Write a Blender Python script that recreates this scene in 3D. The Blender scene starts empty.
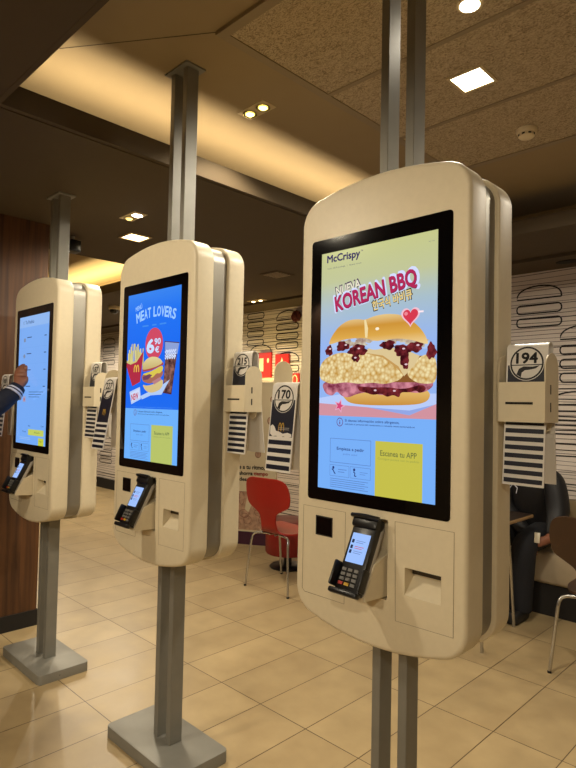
import bpy, bmesh, math, random
from mathutils import Vector, Matrix
from mathutils.geometry import tessellate_polygon
random.seed(7)
PI = math.pi
scene = bpy.context.scene
COL = scene.collection

# ------------------------------------------------------------------ helpers
def lin(c):
    return c/12.92 if c <= 0.04045 else ((c+0.055)/1.055)**2.4
def rgb(h):
    h = h.lstrip('#')
    return tuple(lin(int(h[i:i+2], 16)/255) for i in (0, 2, 4)) + (1,)

def mat(name, col, rough=.5, metal=0, var=0, scale=30, bump=0, spec=.5, emit=None, es=1, coat=0):
    m = bpy.data.materials.new(name); m.use_nodes = True
    nt = m.node_tree; b = nt.nodes['Principled BSDF']
    c = rgb(col)
    b.inputs['Base Color'].default_value = c
    b.inputs['Roughness'].default_value = rough
    b.inputs['Metallic'].default_value = metal
    b.inputs['Specular IOR Level'].default_value = spec
    b.inputs['Coat Weight'].default_value = coat
    if emit:
        b.inputs['Emission Color'].default_value = rgb(emit)
        b.inputs['Emission Strength'].default_value = es
    if var or bump:
        tc = nt.nodes.new('ShaderNodeTexCoord')
        n = nt.nodes.new('ShaderNodeTexNoise'); n.inputs['Scale'].default_value = scale
        n.inputs['Detail'].default_value = 4
        nt.links.new(tc.outputs['Object'], n.inputs['Vector'])
        if var:
            r = nt.nodes.new('ShaderNodeValToRGB')
            r.color_ramp.elements[0].position = .3; r.color_ramp.elements[1].position = .7
            r.color_ramp.elements[0].color = tuple(x*(1-var) for x in c[:3])+(1,)
            r.color_ramp.elements[1].color = tuple(min(1, x*(1+var)) for x in c[:3])+(1,)
            nt.links.new(n.outputs['Fac'], r.inputs['Fac'])
            nt.links.new(r.outputs['Color'], b.inputs['Base Color'])
        if bump:
            bp = nt.nodes.new('ShaderNodeBump'); bp.inputs['Strength'].default_value = bump
            bp.inputs['Distance'].default_value = .004
            nt.links.new(n.outputs['Fac'], bp.inputs['Height'])
            nt.links.new(bp.outputs['Normal'], b.inputs['Normal'])
    return m

def emat(name, col, s=1.0):
    """picture element of a lit display: emits its own colour, black glossy surface"""
    return mat(name, '000000', rough=.12, spec=.35, emit=col, es=s)

class MB:
    def __init__(self):
        self.bm = bmesh.new(); self.mats = []
    def mi(self, m):
        if m not in self.mats: self.mats.append(m)
        return self.mats.index(m)
    def face(self, vs, m, smooth=False):
        try:
            f = self.bm.faces.new(vs)
        except ValueError:
            return None
        f.material_index = self.mi(m); f.smooth = smooth
        return f
    def box(self, x0, x1, y0, y1, z0, z1, m, bev=0, seg=2, mtx=None):
        bm = bmesh.new()
        bmesh.ops.create_cube(bm, size=1)
        for v in bm.verts:
            v.co = Vector(((x0+x1)/2+v.co.x*(x1-x0), (y0+y1)/2+v.co.y*(y1-y0), (z0+z1)/2+v.co.z*(z1-z0)))
        if bev:
            bmesh.ops.bevel(bm, geom=bm.edges[:], offset=bev, segments=seg, profile=.5, affect='EDGES')
        self.merge(bm, m, mtx, smooth=bool(bev))
    def merge(self, bm, m, mtx=None, smooth=False):
        mp = {}
        i = self.mi(m)
        for v in bm.verts:
            co = mtx @ v.co if mtx else v.co
            mp[v] = self.bm.verts.new(co)
        for f in bm.faces:
            try:
                nf = self.bm.faces.new([mp[v] for v in f.verts])
                nf.material_index = i; nf.smooth = smooth or f.smooth
            except ValueError: pass
        bm.free()
    def prism(self, poly, fn, d0, d1, m, smooth=False, bev=0, seg=3, bev_back=0):
        """poly: list of 2d points; fn(a,b,d)->Vector"""
        bm = bmesh.new()
        A = [bm.verts.new(fn(a, b, d0)) for a, b in poly]
        B = [bm.verts.new(fn(a, b, d1)) for a, b in poly]
        n = len(poly)
        fa = bm.faces.new(A); fb = bm.faces.new(B[::-1])
        for i in range(n):
            f = bm.faces.new([A[i], B[i], B[(i+1) % n], A[(i+1) % n]]); f.smooth = smooth
        bmesh.ops.recalc_face_normals(bm, faces=bm.faces[:])
        if bev:
            es = list(fa.edges)
            bmesh.ops.bevel(bm, geom=es, offset=bev, segments=seg, profile=.5, affect='EDGES')
        if bev_back:
            es = [e for e in bm.edges if all(abs((v.co-fn(0, 0, d1)).dot((fn(0, 0, d1)-fn(0, 0, d0)).normalized())) < 1e-6 for v in e.verts)]
            bmesh.ops.bevel(bm, geom=es, offset=bev_back, segments=seg, profile=.5, affect='EDGES')
        self.merge(bm, m, smooth=smooth)
    def tube(self, pts, r, m, n=10, cap=True):
        pts = [Vector(p) for p in pts]
        rs = r if isinstance(r, (list, tuple)) else [r]*len(pts)
        rings = []
        up = None
        for i, p in enumerate(pts):
            d = (pts[min(i+1, len(pts)-1)]-pts[max(i-1, 0)]).normalized()
            if up is None:
                up = d.orthogonal().normalized()
            else:
                up = (up-d*up.dot(d)).normalized()
            s = d.cross(up)
            rings.append([self.bm.verts.new(p+(up*math.cos(2*PI*k/n)+s*math.sin(2*PI*k/n))*rs[i]) for k in range(n)])
        for a, b in zip(rings, rings[1:]):
            for k in range(n):
                self.face([a[k], a[(k+1) % n], b[(k+1) % n], b[k]], m, True)
        if cap:
            self.face(rings[0][::-1], m); self.face(rings[-1], m)
    def lathe(self, prof, c, m, n=32, axis='z'):
        rings = []
        for r, h in prof:
            ring = []
            for k in range(n):
                a = 2*PI*k/n
                v = (r*math.cos(a), r*math.sin(a), h)
                if axis == 'y': v = (v[0], h, v[1])
                ring.append(self.bm.verts.new(Vector(c)+Vector(v)))
            rings.append(ring)
        for a, b in zip(rings, rings[1:]):
            for k in range(n):
                self.face([a[k], a[(k+1) % n], b[(k+1) % n], b[k]], m, True)
        self.face(rings[0][::-1], m); self.face(rings[-1], m)
    def flat(self, poly, fn, m):
        """flat polygon (any concave outline) at fn(a,b)"""
        vs = [self.bm.verts.new(fn(a, b)) for a, b in poly]
        tri = tessellate_polygon([[Vector((a, b, 0)) for a, b in poly]])
        for t in tri:
            self.face([vs[i] for i in t], m)
    def ribbon(self, pts, w, fn, m, closed=False):
        n = len(pts)
        L = []
        for i in range(n):
            if closed:
                p0, p1 = pts[i-1], pts[(i+1) % n]
            else:
                p0, p1 = pts[max(i-1, 0)], pts[min(i+1, n-1)]
            dx, dy = p1[0]-p0[0], p1[1]-p0[1]
            l = math.hypot(dx, dy) or 1
            nx, ny = -dy/l*w/2, dx/l*w/2
            a, b = pts[i]
            L.append((self.bm.verts.new(fn(a+nx, b+ny)), self.bm.verts.new(fn(a-nx, b-ny))))
        for i in range(n if closed else n-1):
            p, q = L[i], L[(i+1) % n]
            self.face([p[0], q[0], q[1], p[1]], m)
    def text(self, body, fn, m, a0, b0, width=None, height=None, bold=0, rot=0, align='LEFT', shear=0, arc=0):
        """text laid on fn(a,b); width/height of its bounding box in the (a,b) plane"""
        tris, pts, (wx, wy) = text_mesh(body)
        shifts = [(0, 0)] if not bold else [(bold*math.cos(2*PI*k/8), bold*math.sin(2*PI*k/8)) for k in range(8)]
        for shx, shy in shifts:
            sx = (width/wx) if width else None
            sy = (height/wy) if height else None
            if sx is None: sx = sy
            if sy is None: sy = sx
            W = wx*sx
            off = {'LEFT': 0, 'CENTER': -W/2, 'RIGHT': -W}[align]
            vs = []
            c, s = math.cos(rot), math.sin(rot)
            for x, y in pts:
                x = (x+shx)*sx+off; y = (y+shy)*sy
                if arc: y += arc*(1-((x-off)/W*2-1)**2)
                x += shear*y
                vs.append(self.bm.verts.new(fn(a0+x*c-y*s, b0+x*s+y*c)))
            for t in tris:
                self.face([vs[i] for i in t], m)
    def build(self, name, parent=None, sharp=35):
        me = bpy.data.meshes.new(name)
        bmesh.ops.recalc_face_normals(self.bm, faces=self.bm.faces[:]) if False else None
        self.bm.to_mesh(me); self.bm.free()
        for m in self.mats: me.materials.append(m)
        if sharp: me.set_sharp_from_angle(angle=math.radians(sharp))
        o = bpy.data.objects.new(name, me); COL.objects.link(o)
        if parent: o.parent = parent
        return o

_tc = {}
def text_mesh(body, bold=0):
    k = (body, bold)
    if k in _tc: return _tc[k]
    cu = bpy.data.curves.new('t', 'FONT'); cu.body = body; cu.size = 1; cu.offset = bold; cu.resolution_u = 3
    o = bpy.data.objects.new('t', cu); COL.objects.link(o)
    dg = bpy.context.evaluated_depsgraph_get()
    dg.update()
    me = bpy.data.meshes.new_from_object(o.evaluated_get(dg))
    me.calc_loop_triangles()
    xs = [v.co.x for v in me.vertices] or [0, 1]; ys = [v.co.y for v in me.vertices] or [0, 1]
    pts = [(v.co.x-min(xs), v.co.y-min(ys)) for v in me.vertices]
    tris = [tuple(t.vertices) for t in me.loop_triangles]
    r = (tris, pts, (max(xs)-min(xs) or 1, max(ys)-min(ys) or 1))
    bpy.data.objects.remove(o); bpy.data.curves.remove(cu); bpy.data.meshes.remove(me)
    _tc[k] = r
    return r

def tag(o, label=None, cat=None, group=None, kind=None):
    if label: o['label'] = label
    if cat: o['category'] = cat
    if group: o['group'] = group
    if kind: o['kind'] = kind
    return o
def thing(name, loc, label, cat, rz=0, group=None):
    o = bpy.data.objects.new(name, None); COL.objects.link(o)
    o.location = loc; o.rotation_euler = (0, 0, rz); o.empty_display_size = .1
    return tag(o, label, cat, group)
def copy_tree(o, parent=None):
    c = o.copy(); COL.objects.link(c)
    if parent: c.parent = parent
    for ch in list(o.children): copy_tree(ch, c)
    return c
def XZ(y):
    return lambda a, b: Vector((a, y, b))
def fXZ(a, b, d): return Vector((a, d, b))
def fYZ(a, b, d): return Vector((d, a, b))
def fXY(a, b, d): return Vector((a, b, d))
def rrect(x0, x1, z0, z1, r, n=5):
    P = []
    for cx, cz, a0 in ((x1-r, z1-r, 0), (x0+r, z1-r, 90), (x0+r, z0+r, 180), (x1-r, z0+r, 270)):
        for k in range(n+1):
            a = math.radians(a0+90*k/n)
            P.append((cx+r*math.cos(a), cz+r*math.sin(a)))
    return P
def circle(cx, cz, rx, rz=None, n=32):
    rz = rz or rx
    return [(cx+rx*math.cos(2*PI*k/n), cz+rz*math.sin(2*PI*k/n)) for k in range(n)]
def round_poly(P, rad, n=6):
    """round the corners of a polygon; rad: dict index->radius"""
    out = []
    N = len(P)
    for i, p in enumerate(P):
        r = rad.get(i, 0)
        if not r: out.append(p); continue
        p = Vector(p); a = (Vector(P[i-1])-p).normalized(); b = (Vector(P[(i+1) % N])-p).normalized()
        ang = a.angle(b); d = r/math.tan(ang/2)
        c = p+(a+b).normalized()*(r/math.sin(ang/2))
        s = p+a*d; e = p+b*d
        a0 = math.atan2(*(s-c).yx); a1 = math.atan2(*(e-c).yx)
        da = (a1-a0+PI) % (2*PI)-PI
        for k in range(n+1):
            t = a0+da*k/n
            out.append((c.x+r*math.cos(t), c.y+r*math.sin(t)))
    return out

def boolean(o, cutters):
    for c in cutters:
        md = o.modifiers.new('b', 'BOOLEAN'); md.operation = 'DIFFERENCE'; md.solver = 'EXACT'; md.object = c
    dg = bpy.context.evaluated_depsgraph_get(); dg.update()
    me = bpy.data.meshes.new_from_object(o.evaluated_get(dg))
    o.modifiers.clear(); old = o.data; o.data = me; bpy.data.meshes.remove(old)
    for c in cutters: bpy.data.objects.remove(c)
    me.set_sharp_from_angle(angle=math.radians(30))

def skin(name, V, E, m, parent=None, root=0, sub=2):
    """V: (x,y,z,radius) joints, E: bones -> one continuous skinned surface"""
    me = bpy.data.meshes.new('sk'); me.from_pydata([v[:3] for v in V], E, [])
    o = bpy.data.objects.new('sk', me); COL.objects.link(o)
    o.modifiers.new('s', 'SKIN')
    if not me.skin_vertices: me.attributes
    lay = me.skin_vertices[0].data if me.skin_vertices else None
    if lay is None:
        bpy.context.view_layer.objects.active = o
        bpy.ops.mesh.customdata_skin_add(); lay = me.skin_vertices[0].data
    for i, v in enumerate(V):
        r = v[3] if isinstance(v[3], (tuple, list)) else (v[3], v[3])
        lay[i].radius = r; lay[i].use_root = (i == root)
    s = o.modifiers.new('u', 'SUBSURF'); s.levels = sub; s.render_levels = sub
    dg = bpy.context.evaluated_depsgraph_get(); dg.update()
    nm = bpy.data.meshes.new_from_object(o.evaluated_get(dg))
    bpy.data.objects.remove(o)
    nm.name = name
    nm.materials.clear(); nm.materials.append(m)
    for p in nm.polygons: p.use_smooth = True; p.material_index = 0
    r = bpy.data.objects.new(name, nm); COL.objects.link(r)
    if parent: r.parent = parent
    return r

# ------------------------------------------------------------------ materials
M_cream = mat('cream_paint', 'DACEB2', rough=.42, var=.02, scale=60, bump=.02)
M_steel = mat('grey_steel', '84827A', rough=.5, metal=.15, var=.05, scale=14)
M_core = mat('brushed_metal', '8F8B82', rough=.42, metal=.6, var=.06, scale=9)
M_black = mat('black_plastic', '101012', rough=.35, var=.1, scale=50)
M_gap = mat('dark_gap', '1C1814', rough=.8)
M_throat_shade = mat('throat_shade', '3A3022', rough=.8)  # shade colour for the top of the receipt recess
M_seam = mat('seam_line', '8A7B60', rough=.7)
M_glass = mat('black_glass', '040406', rough=.06, spec=.6)
M_chrome = mat('chrome_tube', 'C0BEB8', rough=.22, metal=.9)
M_white = mat('white_card', 'D9D5CF', rough=.4)
M_navy = mat('navy_print', '14182A', rough=.4)
M_ink = mat('black_ink', '0E0D10', rough=.45)
M_gold = mat('gold_print', 'C29A2E', rough=.4)
M_keyg = mat('key_grey', '6B6A66', rough=.5)
M_keyr = mat('key_red', 'A82A1C', rough=.5)
M_keyy = mat('key_yellow', 'C49A20', rough=.5)
M_grey = mat('light_grey_plastic', 'A8A39A', rough=.45)
M_red = mat('red_lacquer', '8E140D', rough=.38, var=.04, scale=12)
M_maroon = mat('maroon_vinyl', '5A1016', rough=.4, var=.06, scale=30)
M_redv = mat('red_vinyl', '7E120F', rough=.45, var=.06, scale=30)
M_brown = mat('brown_lacquer', '3A2413', rough=.4, var=.06, scale=20)
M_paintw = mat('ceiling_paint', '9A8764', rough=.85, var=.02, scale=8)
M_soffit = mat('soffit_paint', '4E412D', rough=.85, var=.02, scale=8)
M_trimm = mat('ceiling_trim', '8F7F62', rough=.6, var=.03, scale=20)
M_emis_w = mat('lamp_white', 'FFFFFF', emit='FFF2D6', es=14)
M_emis_warm = mat('lamp_warm', 'FFFFFF', emit='FFE0A0', es=9)
M_emis_dim = mat('lamp_dim', 'FFFFFF', emit='F2D070', es=2.2)
M_rim = mat('lamp_rim', 'C9B68C', rough=.45)
M_refl = mat('lamp_reflector', 'B8AC70', rough=.2, metal=.7)
M_smoke = mat('ivory_plastic', 'EADBB4', rough=.5)
M_skin = mat('skin', '8A5840', rough=.55, var=.06, scale=40)
M_jacket = mat('navy_jacket', '131828', rough=.8, var=.15, scale=80, bump=.2)
M_coat = mat('black_puffer', '0E0D10', rough=.55, var=.2, scale=25, bump=.3)
M_cuffw = mat('white_rib', 'C9C9D2', rough=.8)
M_denim = mat('dark_trousers', '15161C', rough=.85, var=.15, scale=70)
M_hair = mat('black_hair', '0B0908', rough=.5, var=.2, scale=60)
M_shoe = mat('dark_shoe', '1B1A1A', rough=.6)
M_banq = mat('cream_upholstery', 'B7A68A', rough=.75, var=.06, scale=10, bump=.15)
M_bback = mat('beige_panel', '8F7B58', rough=.6, var=.04, scale=14)
M_tablew = mat('light_wood', 'A8875A', rough=.45, var=.1, scale=18)
M_tabled = mat('dark_laminate', '2A1E16', rough=.4)
M_wallw = mat('white_wallpaper', 'DDD2C8', rough=.7, var=.03, scale=5)
M_wline = mat('dark_wall_line', '191412', rough=.7)
M_wgrey = mat('grey_wall_line', '5A4E46', rough=.7)
M_room = mat('room_paint', '6E5C42', rough=.85, var=.03, scale=6)
M_purple = mat('purple_band', '3A1228', rough=.5)
M_posterb = mat('cream_poster', 'C4B594', rough=.55, var=.03, scale=7)
M_posterp = mat('poster_sepia', 'A58268', rough=.6, var=.35, scale=26)
M_poster_l = mat('poster_sepia_line', '6E4030', rough=.6)
M_posterr = mat('poster_red', 'A8201A', rough=.5)
M_redsign = mat('red_sign', 'C01E12', rough=.4, emit='C01E12', es=.25)
M_signw = mat('sign_cream', 'E8CFA0', rough=.5, emit='E8C890', es=.3)
M_dkred = mat('dark_red_fabric', '4A0D0C', rough=.7, var=.2, scale=40)

def wood_mat():
    m = bpy.data.materials.new('walnut_wood'); m.use_nodes = True
    nt = m.node_tree; b = nt.nodes['Principled BSDF']; L = nt.links
    tc = nt.nodes.new('ShaderNodeTexCoord'); mp = nt.nodes.new('ShaderNodeMapping')
    mp.inputs['Scale'].default_value = (6, 9, .35)
    n = nt.nodes.new('ShaderNodeTexNoise'); n.inputs['Scale'].default_value = 4; n.inputs['Detail'].default_value = 9; n.inputs['Distortion'].default_value = .6
    r = nt.nodes.new('ShaderNodeValToRGB')
    r.color_ramp.elements[0].position = .32; r.color_ramp.elements[0].color = rgb('3A210F')
    r.color_ramp.elements[1].position = .68; r.color_ramp.elements[1].color = rgb('5E3B1E')
    L.new(tc.outputs['Object'], mp.inputs['Vector']); L.new(mp.outputs['Vector'], n.inputs['Vector'])
    L.new(n.outputs['Fac'], r.inputs['Fac']); L.new(r.outputs['Color'], b.inputs['Base Color'])
    b.inputs['Roughness'].default_value = .5
    return m
M_wood = wood_mat()

def floor_mat():
    m = bpy.data.materials.new('stone_tiles'); m.use_nodes = True
    nt = m.node_tree; b = nt.nodes['Principled BSDF']; L = nt.links
    tc = nt.nodes.new('ShaderNodeTexCoord'); sep = nt.nodes.new('ShaderNodeSeparateXYZ')
    L.new(tc.outputs['Object'], sep.inputs['Vector'])
    def mth(op, a, bb=None, c=None):
        n = nt.nodes.new('ShaderNodeMath'); n.operation = op
        for i, v in enumerate((a, bb, c)):
            if v is None: continue
            if isinstance(v, (int, float)): n.inputs[i].default_value = v
            else: L.new(v, n.inputs[i])
        return n.outputs[0]
    def joint(axis, off, pitch):
        u = mth('DIVIDE', mth('SUBTRACT', sep.outputs[axis], off), pitch)
        fr = mth('FRACT', u)
        d = mth('MULTIPLY', mth('MINIMUM', fr, mth('SUBTRACT', 1.0, fr)), pitch)
        return mth('LESS_THAN', d, .0021), mth('FLOOR', u)
    jx, ix = joint('X', -.523, .2985); jy, iy = joint('Y', .045, .603)
    j = mth('MAXIMUM', jx, jy)
    cmb = nt.nodes.new('ShaderNodeCombineXYZ'); L.new(ix, cmb.inputs[0]); L.new(iy, cmb.inputs[1])
    wn = nt.nodes.new('ShaderNodeTexWhiteNoise'); L.new(cmb.outputs[0], wn.inputs['Vector'])
    n = nt.nodes.new('ShaderNodeTexNoise'); n.inputs['Scale'].default_value = 5; n.inputs['Detail'].default_value = 6
    L.new(tc.outputs['Object'], n.inputs['Vector'])
    f = mth('ADD', mth('MULTIPLY', n.outputs['Fac'], .75), mth('MULTIPLY', wn.outputs['Value'], .25))
    r = nt.nodes.new('ShaderNodeValToRGB')
    r.color_ramp.elements[0].position = .3; r.color_ramp.elements[0].color = rgb('9C8763')
    r.color_ramp.elements[1].position = .72; r.color_ramp.elements[1].color = rgb('B59F76')
    L.new(f, r.inputs['Fac'])
    mx = nt.nodes.new('ShaderNodeMix'); mx.data_type = 'RGBA'
    L.new(j, mx.inputs['Factor']); L.new(r.outputs['Color'], mx.inputs['A']); mx.inputs['B'].default_value = rgb('4A3820')
    L.new(mx.outputs['Result'], b.inputs['Base Color'])
    b.inputs['Roughness'].default_value = .38
    rr = mth('ADD', mth('MULTIPLY', n.outputs['Fac'], .2), .3); L.new(rr, b.inputs['Roughness'])
    bp = nt.nodes.new('ShaderNodeBump'); bp.inputs['Strength'].default_value = .4; bp.inputs['Distance'].default_value = .002
    L.new(mth('SUBTRACT', 1.0, j), bp.inputs['Height']); L.new(bp.outputs['Normal'], b.inputs['Normal'])
    return m
M_floor = floor_mat()

def acoustic_mat():
    m = bpy.data.materials.new('wood_wool_panel'); m.use_nodes = True
    nt = m.node_tree; b = nt.nodes['Principled BSDF']; L = nt.links
    tc = nt.nodes.new('ShaderNodeTexCoord'); mp = nt.nodes.new('ShaderNodeMapping'); mp.inputs['Scale'].default_value = (45, 80, 45)
    mp.inputs['Rotation'].default_value = (0, 0, .6)
    n = nt.nodes.new('ShaderNodeTexNoise'); n.inputs['Scale'].default_value = 1; n.inputs['Detail'].default_value = 3; n.inputs['Distortion'].default_value = 2.5
    L.new(tc.outputs['Object'], mp.inputs['Vector']); L.new(mp.outputs['Vector'], n.inputs['Vector'])
    r = nt.nodes.new('ShaderNodeValToRGB')
    r.color_ramp.elements[0].position = .36; r.color_ramp.elements[0].color = rgb("86755A")
    r.color_ramp.elements[1].position = .55; r.color_ramp.elements[1].color = rgb("C2B08E")
    L.new(n.outputs['Fac'], r.inputs['Fac']); L.new(r.outputs['Color'], b.inputs['Base Color'])
    bp = nt.nodes.new('ShaderNodeBump'); bp.inputs['Strength'].default_value = .8; bp.inputs['Distance'].default_value = .006
    L.new(n.outputs['Fac'], bp.inputs['Height']); L.new(bp.outputs['Normal'], b.inputs['Normal'])
    b.inputs['Roughness'].default_value = .95
    return m
M_acou = acoustic_mat()

# ------------------------------------------------------------------ room shell
UP, LO = 2.90, 2.61
RX0, RX1, RY0, RY1 = -9.6, 2.6, -4.6, 3.48
def structure(mb, name, sharp=35):
    return tag(mb.build(name, sharp=sharp), kind='structure')
mb = MB(); mb.box(RX0, RX1, RY0, RY1, -.05, 0, M_floor); structure(mb, 'floor')

O1 = (-1.41, 2.2, -.54, 2.44)          # opening of the raised ceiling over the kiosks
O2 = (-6.2, -3.45, .36, 1.72)          # second raised opening, further left
mb = MB()
T = LO+.03
P1 = (O1[0]-.02, O1[1]+.02, O1[2]-.02, O1[3]+.02); P2 = (O2[0]-.02, O2[1]+.02, O2[2]-.02, O2[3]+.02)
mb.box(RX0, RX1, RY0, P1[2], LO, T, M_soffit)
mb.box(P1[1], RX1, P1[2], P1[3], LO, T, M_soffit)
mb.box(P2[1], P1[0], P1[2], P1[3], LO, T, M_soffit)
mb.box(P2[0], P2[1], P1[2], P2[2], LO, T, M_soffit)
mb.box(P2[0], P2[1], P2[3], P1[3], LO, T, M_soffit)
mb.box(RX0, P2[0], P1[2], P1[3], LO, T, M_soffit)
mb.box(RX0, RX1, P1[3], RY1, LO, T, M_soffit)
structure(mb, 'ceiling')
# lips of the two openings (the band that hides the cove lamps)
def lip(name, o, m):
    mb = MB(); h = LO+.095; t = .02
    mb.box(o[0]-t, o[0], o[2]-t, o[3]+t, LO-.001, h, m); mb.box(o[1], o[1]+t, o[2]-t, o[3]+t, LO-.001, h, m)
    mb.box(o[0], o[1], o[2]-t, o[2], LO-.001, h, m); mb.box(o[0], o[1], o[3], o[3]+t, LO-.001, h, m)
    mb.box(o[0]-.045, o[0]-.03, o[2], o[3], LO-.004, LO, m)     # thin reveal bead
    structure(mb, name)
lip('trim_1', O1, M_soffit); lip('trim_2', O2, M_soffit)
# raised ceilings
def raised(name, x0, x1, y0, y1, m):
    mb = MB()
    mb.box(x0, x1, y0, y1, UP, UP+.04, m)
    mb.box(x0-.03, x0, y0, y1, T, UP, m); mb.box(x1, x1+.03, y0, y1, T, UP, m)
    mb.box(x0, x1, y0-.03, y0, T, UP, m); mb.box(x0, x1, y1, y1+.03, T, UP, m)
    return mb
mb = raised('c', -2.05, 2.5, -1.05, 2.95, M_paintw)
# the mitred joint of the plaster frame
mb.ribbon([(-1.36, -.34), (-.80, .035)], .005, lambda a, b: Vector((a, b, UP-.001)), M_soffit)
structure(mb, 'ceiling_upper')
structure(raised('c', -6.5, -2.95, -.1, 2.15, M_paintw), 'ceiling_left')
mb = MB(); mb.box(-.76, 2.1, .07, 1.82, UP-.012, UP-.0005, M_acou); structure(mb, 'ceiling_panel')
mb = MB()
mb.box(-.80, -.76, .03, 1.86, UP-.016, UP, M_trimm); mb.box(-.76, 2.1, .03, .07, UP-.016, UP, M_trimm); mb.box(-.76, 2.1, 1.82, 1.86, UP-.016, UP, M_trimm)
for y in (.665, 1.25): mb.box(-.76, 2.1, y-.012, y+.012, UP-.015, UP-.011, M_trimm)
structure(mb, 'trim_3')
# lower bulkhead in front of the patterned wall
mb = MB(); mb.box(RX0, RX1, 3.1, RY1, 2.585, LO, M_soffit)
structure(mb, 'trim_4')

# patterned back wall ---------------------------------------------------------
mb = MB()
mb.box(RX0, RX1, RY1, RY1+.08, 0, LO, M_wallw)
yl = XZ(RY1-.0015)
rnd = random.Random(3)
z = .1
while z < 2.58:
    x = RX0
    thick = rnd.random() < .16
    w = rnd.uniform(.007, .011) if thick else rnd.uniform(.003, .0055)
    pts = []
    ph = rnd.uniform(0, 6)
    while x <= RX1:
        pts.append((x, z+.008*math.sin(x*1.3+ph)+.003*math.sin(x*5+ph*2))); x += .22
    if rnd.random() < .25:                       # some lines stop and start again
        c = rnd.randrange(8, len(pts)-8)
        mb.ribbon(pts[:c], w, yl, M_wline if thick else M_wgrey); mb.ribbon(pts[c+2:], w, yl, M_wline if thick else M_wgrey)
    else:
        mb.ribbon(pts, w, yl, M_wline if thick else M_wgrey)
    z += rnd.uniform(.02, .042)
yw = XZ(RY1-.003)
def dome(x0, x1, z0, h, w=.012):
    n = 14; c = (x0+x1)/2; a = (x1-x0)/2
    P = [(c+a*math.cos(PI*k/n), z0+h*math.sin(PI*k/n)**.75) for k in range(n+1)]
    mb.ribbon(P+[P[0]], w, yw, M_wline)
def slab(x0, x1, z0, h, w=.012):
    mb.ribbon(rrect(x0, x1, z0, z0+h, min(.03, h*.45), 3), w, yw, M_wline, closed=True)
def burger(x0, x1, ztop, parts):
    z = ztop
    for k in parts:
        if k == 'd': dome(x0, x1, z-.105, .105); z -= .105+.05
        else: slab(x0, x1, z-.07, .07); z -= .07+.04
burger(-1.08, -.72, 2.47, 'dss'); burger(-.73, -.36, 2.12, 'dsss'); burger(-.3, .06, 2.5, 'dsss'); burger(-.80, -.40, 1.60, 'dss')
burger(-1.6, -1.22, 2.1, 'dsss')
burger(-4.5, -4.2, 2.57, 'ssss'); burger(-3.98, -3.62, 2.55, 'dsss'); burger(-4.44, -4.06, 2.17, 'dss'); burger(-3.98, -3.6, 2.06, 'dsss'); burger(-3.3, -2.95, 2.4, 'dsss')
for i in range(8):
    x0 = -9.3+i*.55
    burger(x0, x0+.4, 2.5-.17*(i % 2), 'dsss'); burger(x0+.06, x0+.46, 1.95-.14*(i % 3), 'dsss'); burger(x0-.04, x0+.35, 1.4-.1*(i % 2), 'dsss'); burger(x0, x0+.4, .86-.12*(i % 2), 'dsss')
for x0, zt in ((-3.15, .95), (-2.95, .75), (-3.05, 1.35), (-2.6, 1.2)): burger(x0, x0+.34, zt, 'sss')
structure(mb, 'wall_back')
mb = MB(); mb.box(RX0, -4.3, RY1-.02, RY1-.004, 0, .16, M_gap); structure(mb, 'baseboard_back')
# enclosing walls of the restaurant behind and beside the camera
mb = MB(); mb.box(RX0-.08, RX0, RY0, RY1, 0, LO, M_room); structure(mb, 'wall_left')
mb = MB(); mb.box(RX1, RX1+.08, RY0, RY1, 0, LO, M_room); structure(mb, 'wall_right')
mb = MB(); mb.box(RX0, RX1, RY0-.08, RY0, 0, LO, M_room); structure(mb, 'wall_front')
# wood clad pier at the left
mb = MB(); mb.box(-3.9, -2.84, -4.58, .262, .1, LO-.001, M_wood)
for y in (-.55, -1.2, -1.85): mb.box(-2.8395, -2.8388, y-.002, y+.002, .1, LO-.001, M_gap)
structure(mb, 'wall_wood')
mb = MB(); mb.box(-3.91, -2.832, -4.58, .27, 0, .1, M_gap); structure(mb, 'baseboard_wood')

# ------------------------------------------------------------------ kiosk
ZC = 1.5646             # screen centre height
GW, GH, GDZ = .4811, .790, .0033
def rounded_shell(s=0):
    """arched top and bottom joined to straight sides by tangent round corners"""
    hw = .2865-s; r = .082-s*.5
    def half(h, k, sg):
        f = lambda x: h-k*(x/.2)**2; d = lambda x: -2*k*x/.04
        lo, hi = 0, hw
        for _ in range(50):
            p = (lo+hi)/2; l = math.hypot(1, d(p))
            if p+r*d(p)/l < hw-r: lo = p
            else: hi = p
        l = math.hypot(1, d(p)); cx, cz = hw-r, f(p)-r/l
        a0 = math.atan2(1/l, -d(p)/l)
        n = 10
        arc = [(cx+r*math.cos(a0*k_/10), cz+r*math.sin(a0*k_/10)) for k_ in range(11)]     # side -> arch
        top = [(p-2*p*k_/n, f(p-2*p*k_/n)) for k_ in range(1, n)]
        left = [(-x, z) for x, z in arc[::-1]]
        return [(x, sg*z) for x, z in arc+top+left]
    up = half(.555-s, .021, 1)
    dn = half(.770-s, .026, -1)
    return [(x, ZC+z) for x, z in up+dn[::-1]]
Y0 = -.125              # front plane in kiosk coordinates (origin at the middle of the base)

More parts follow.
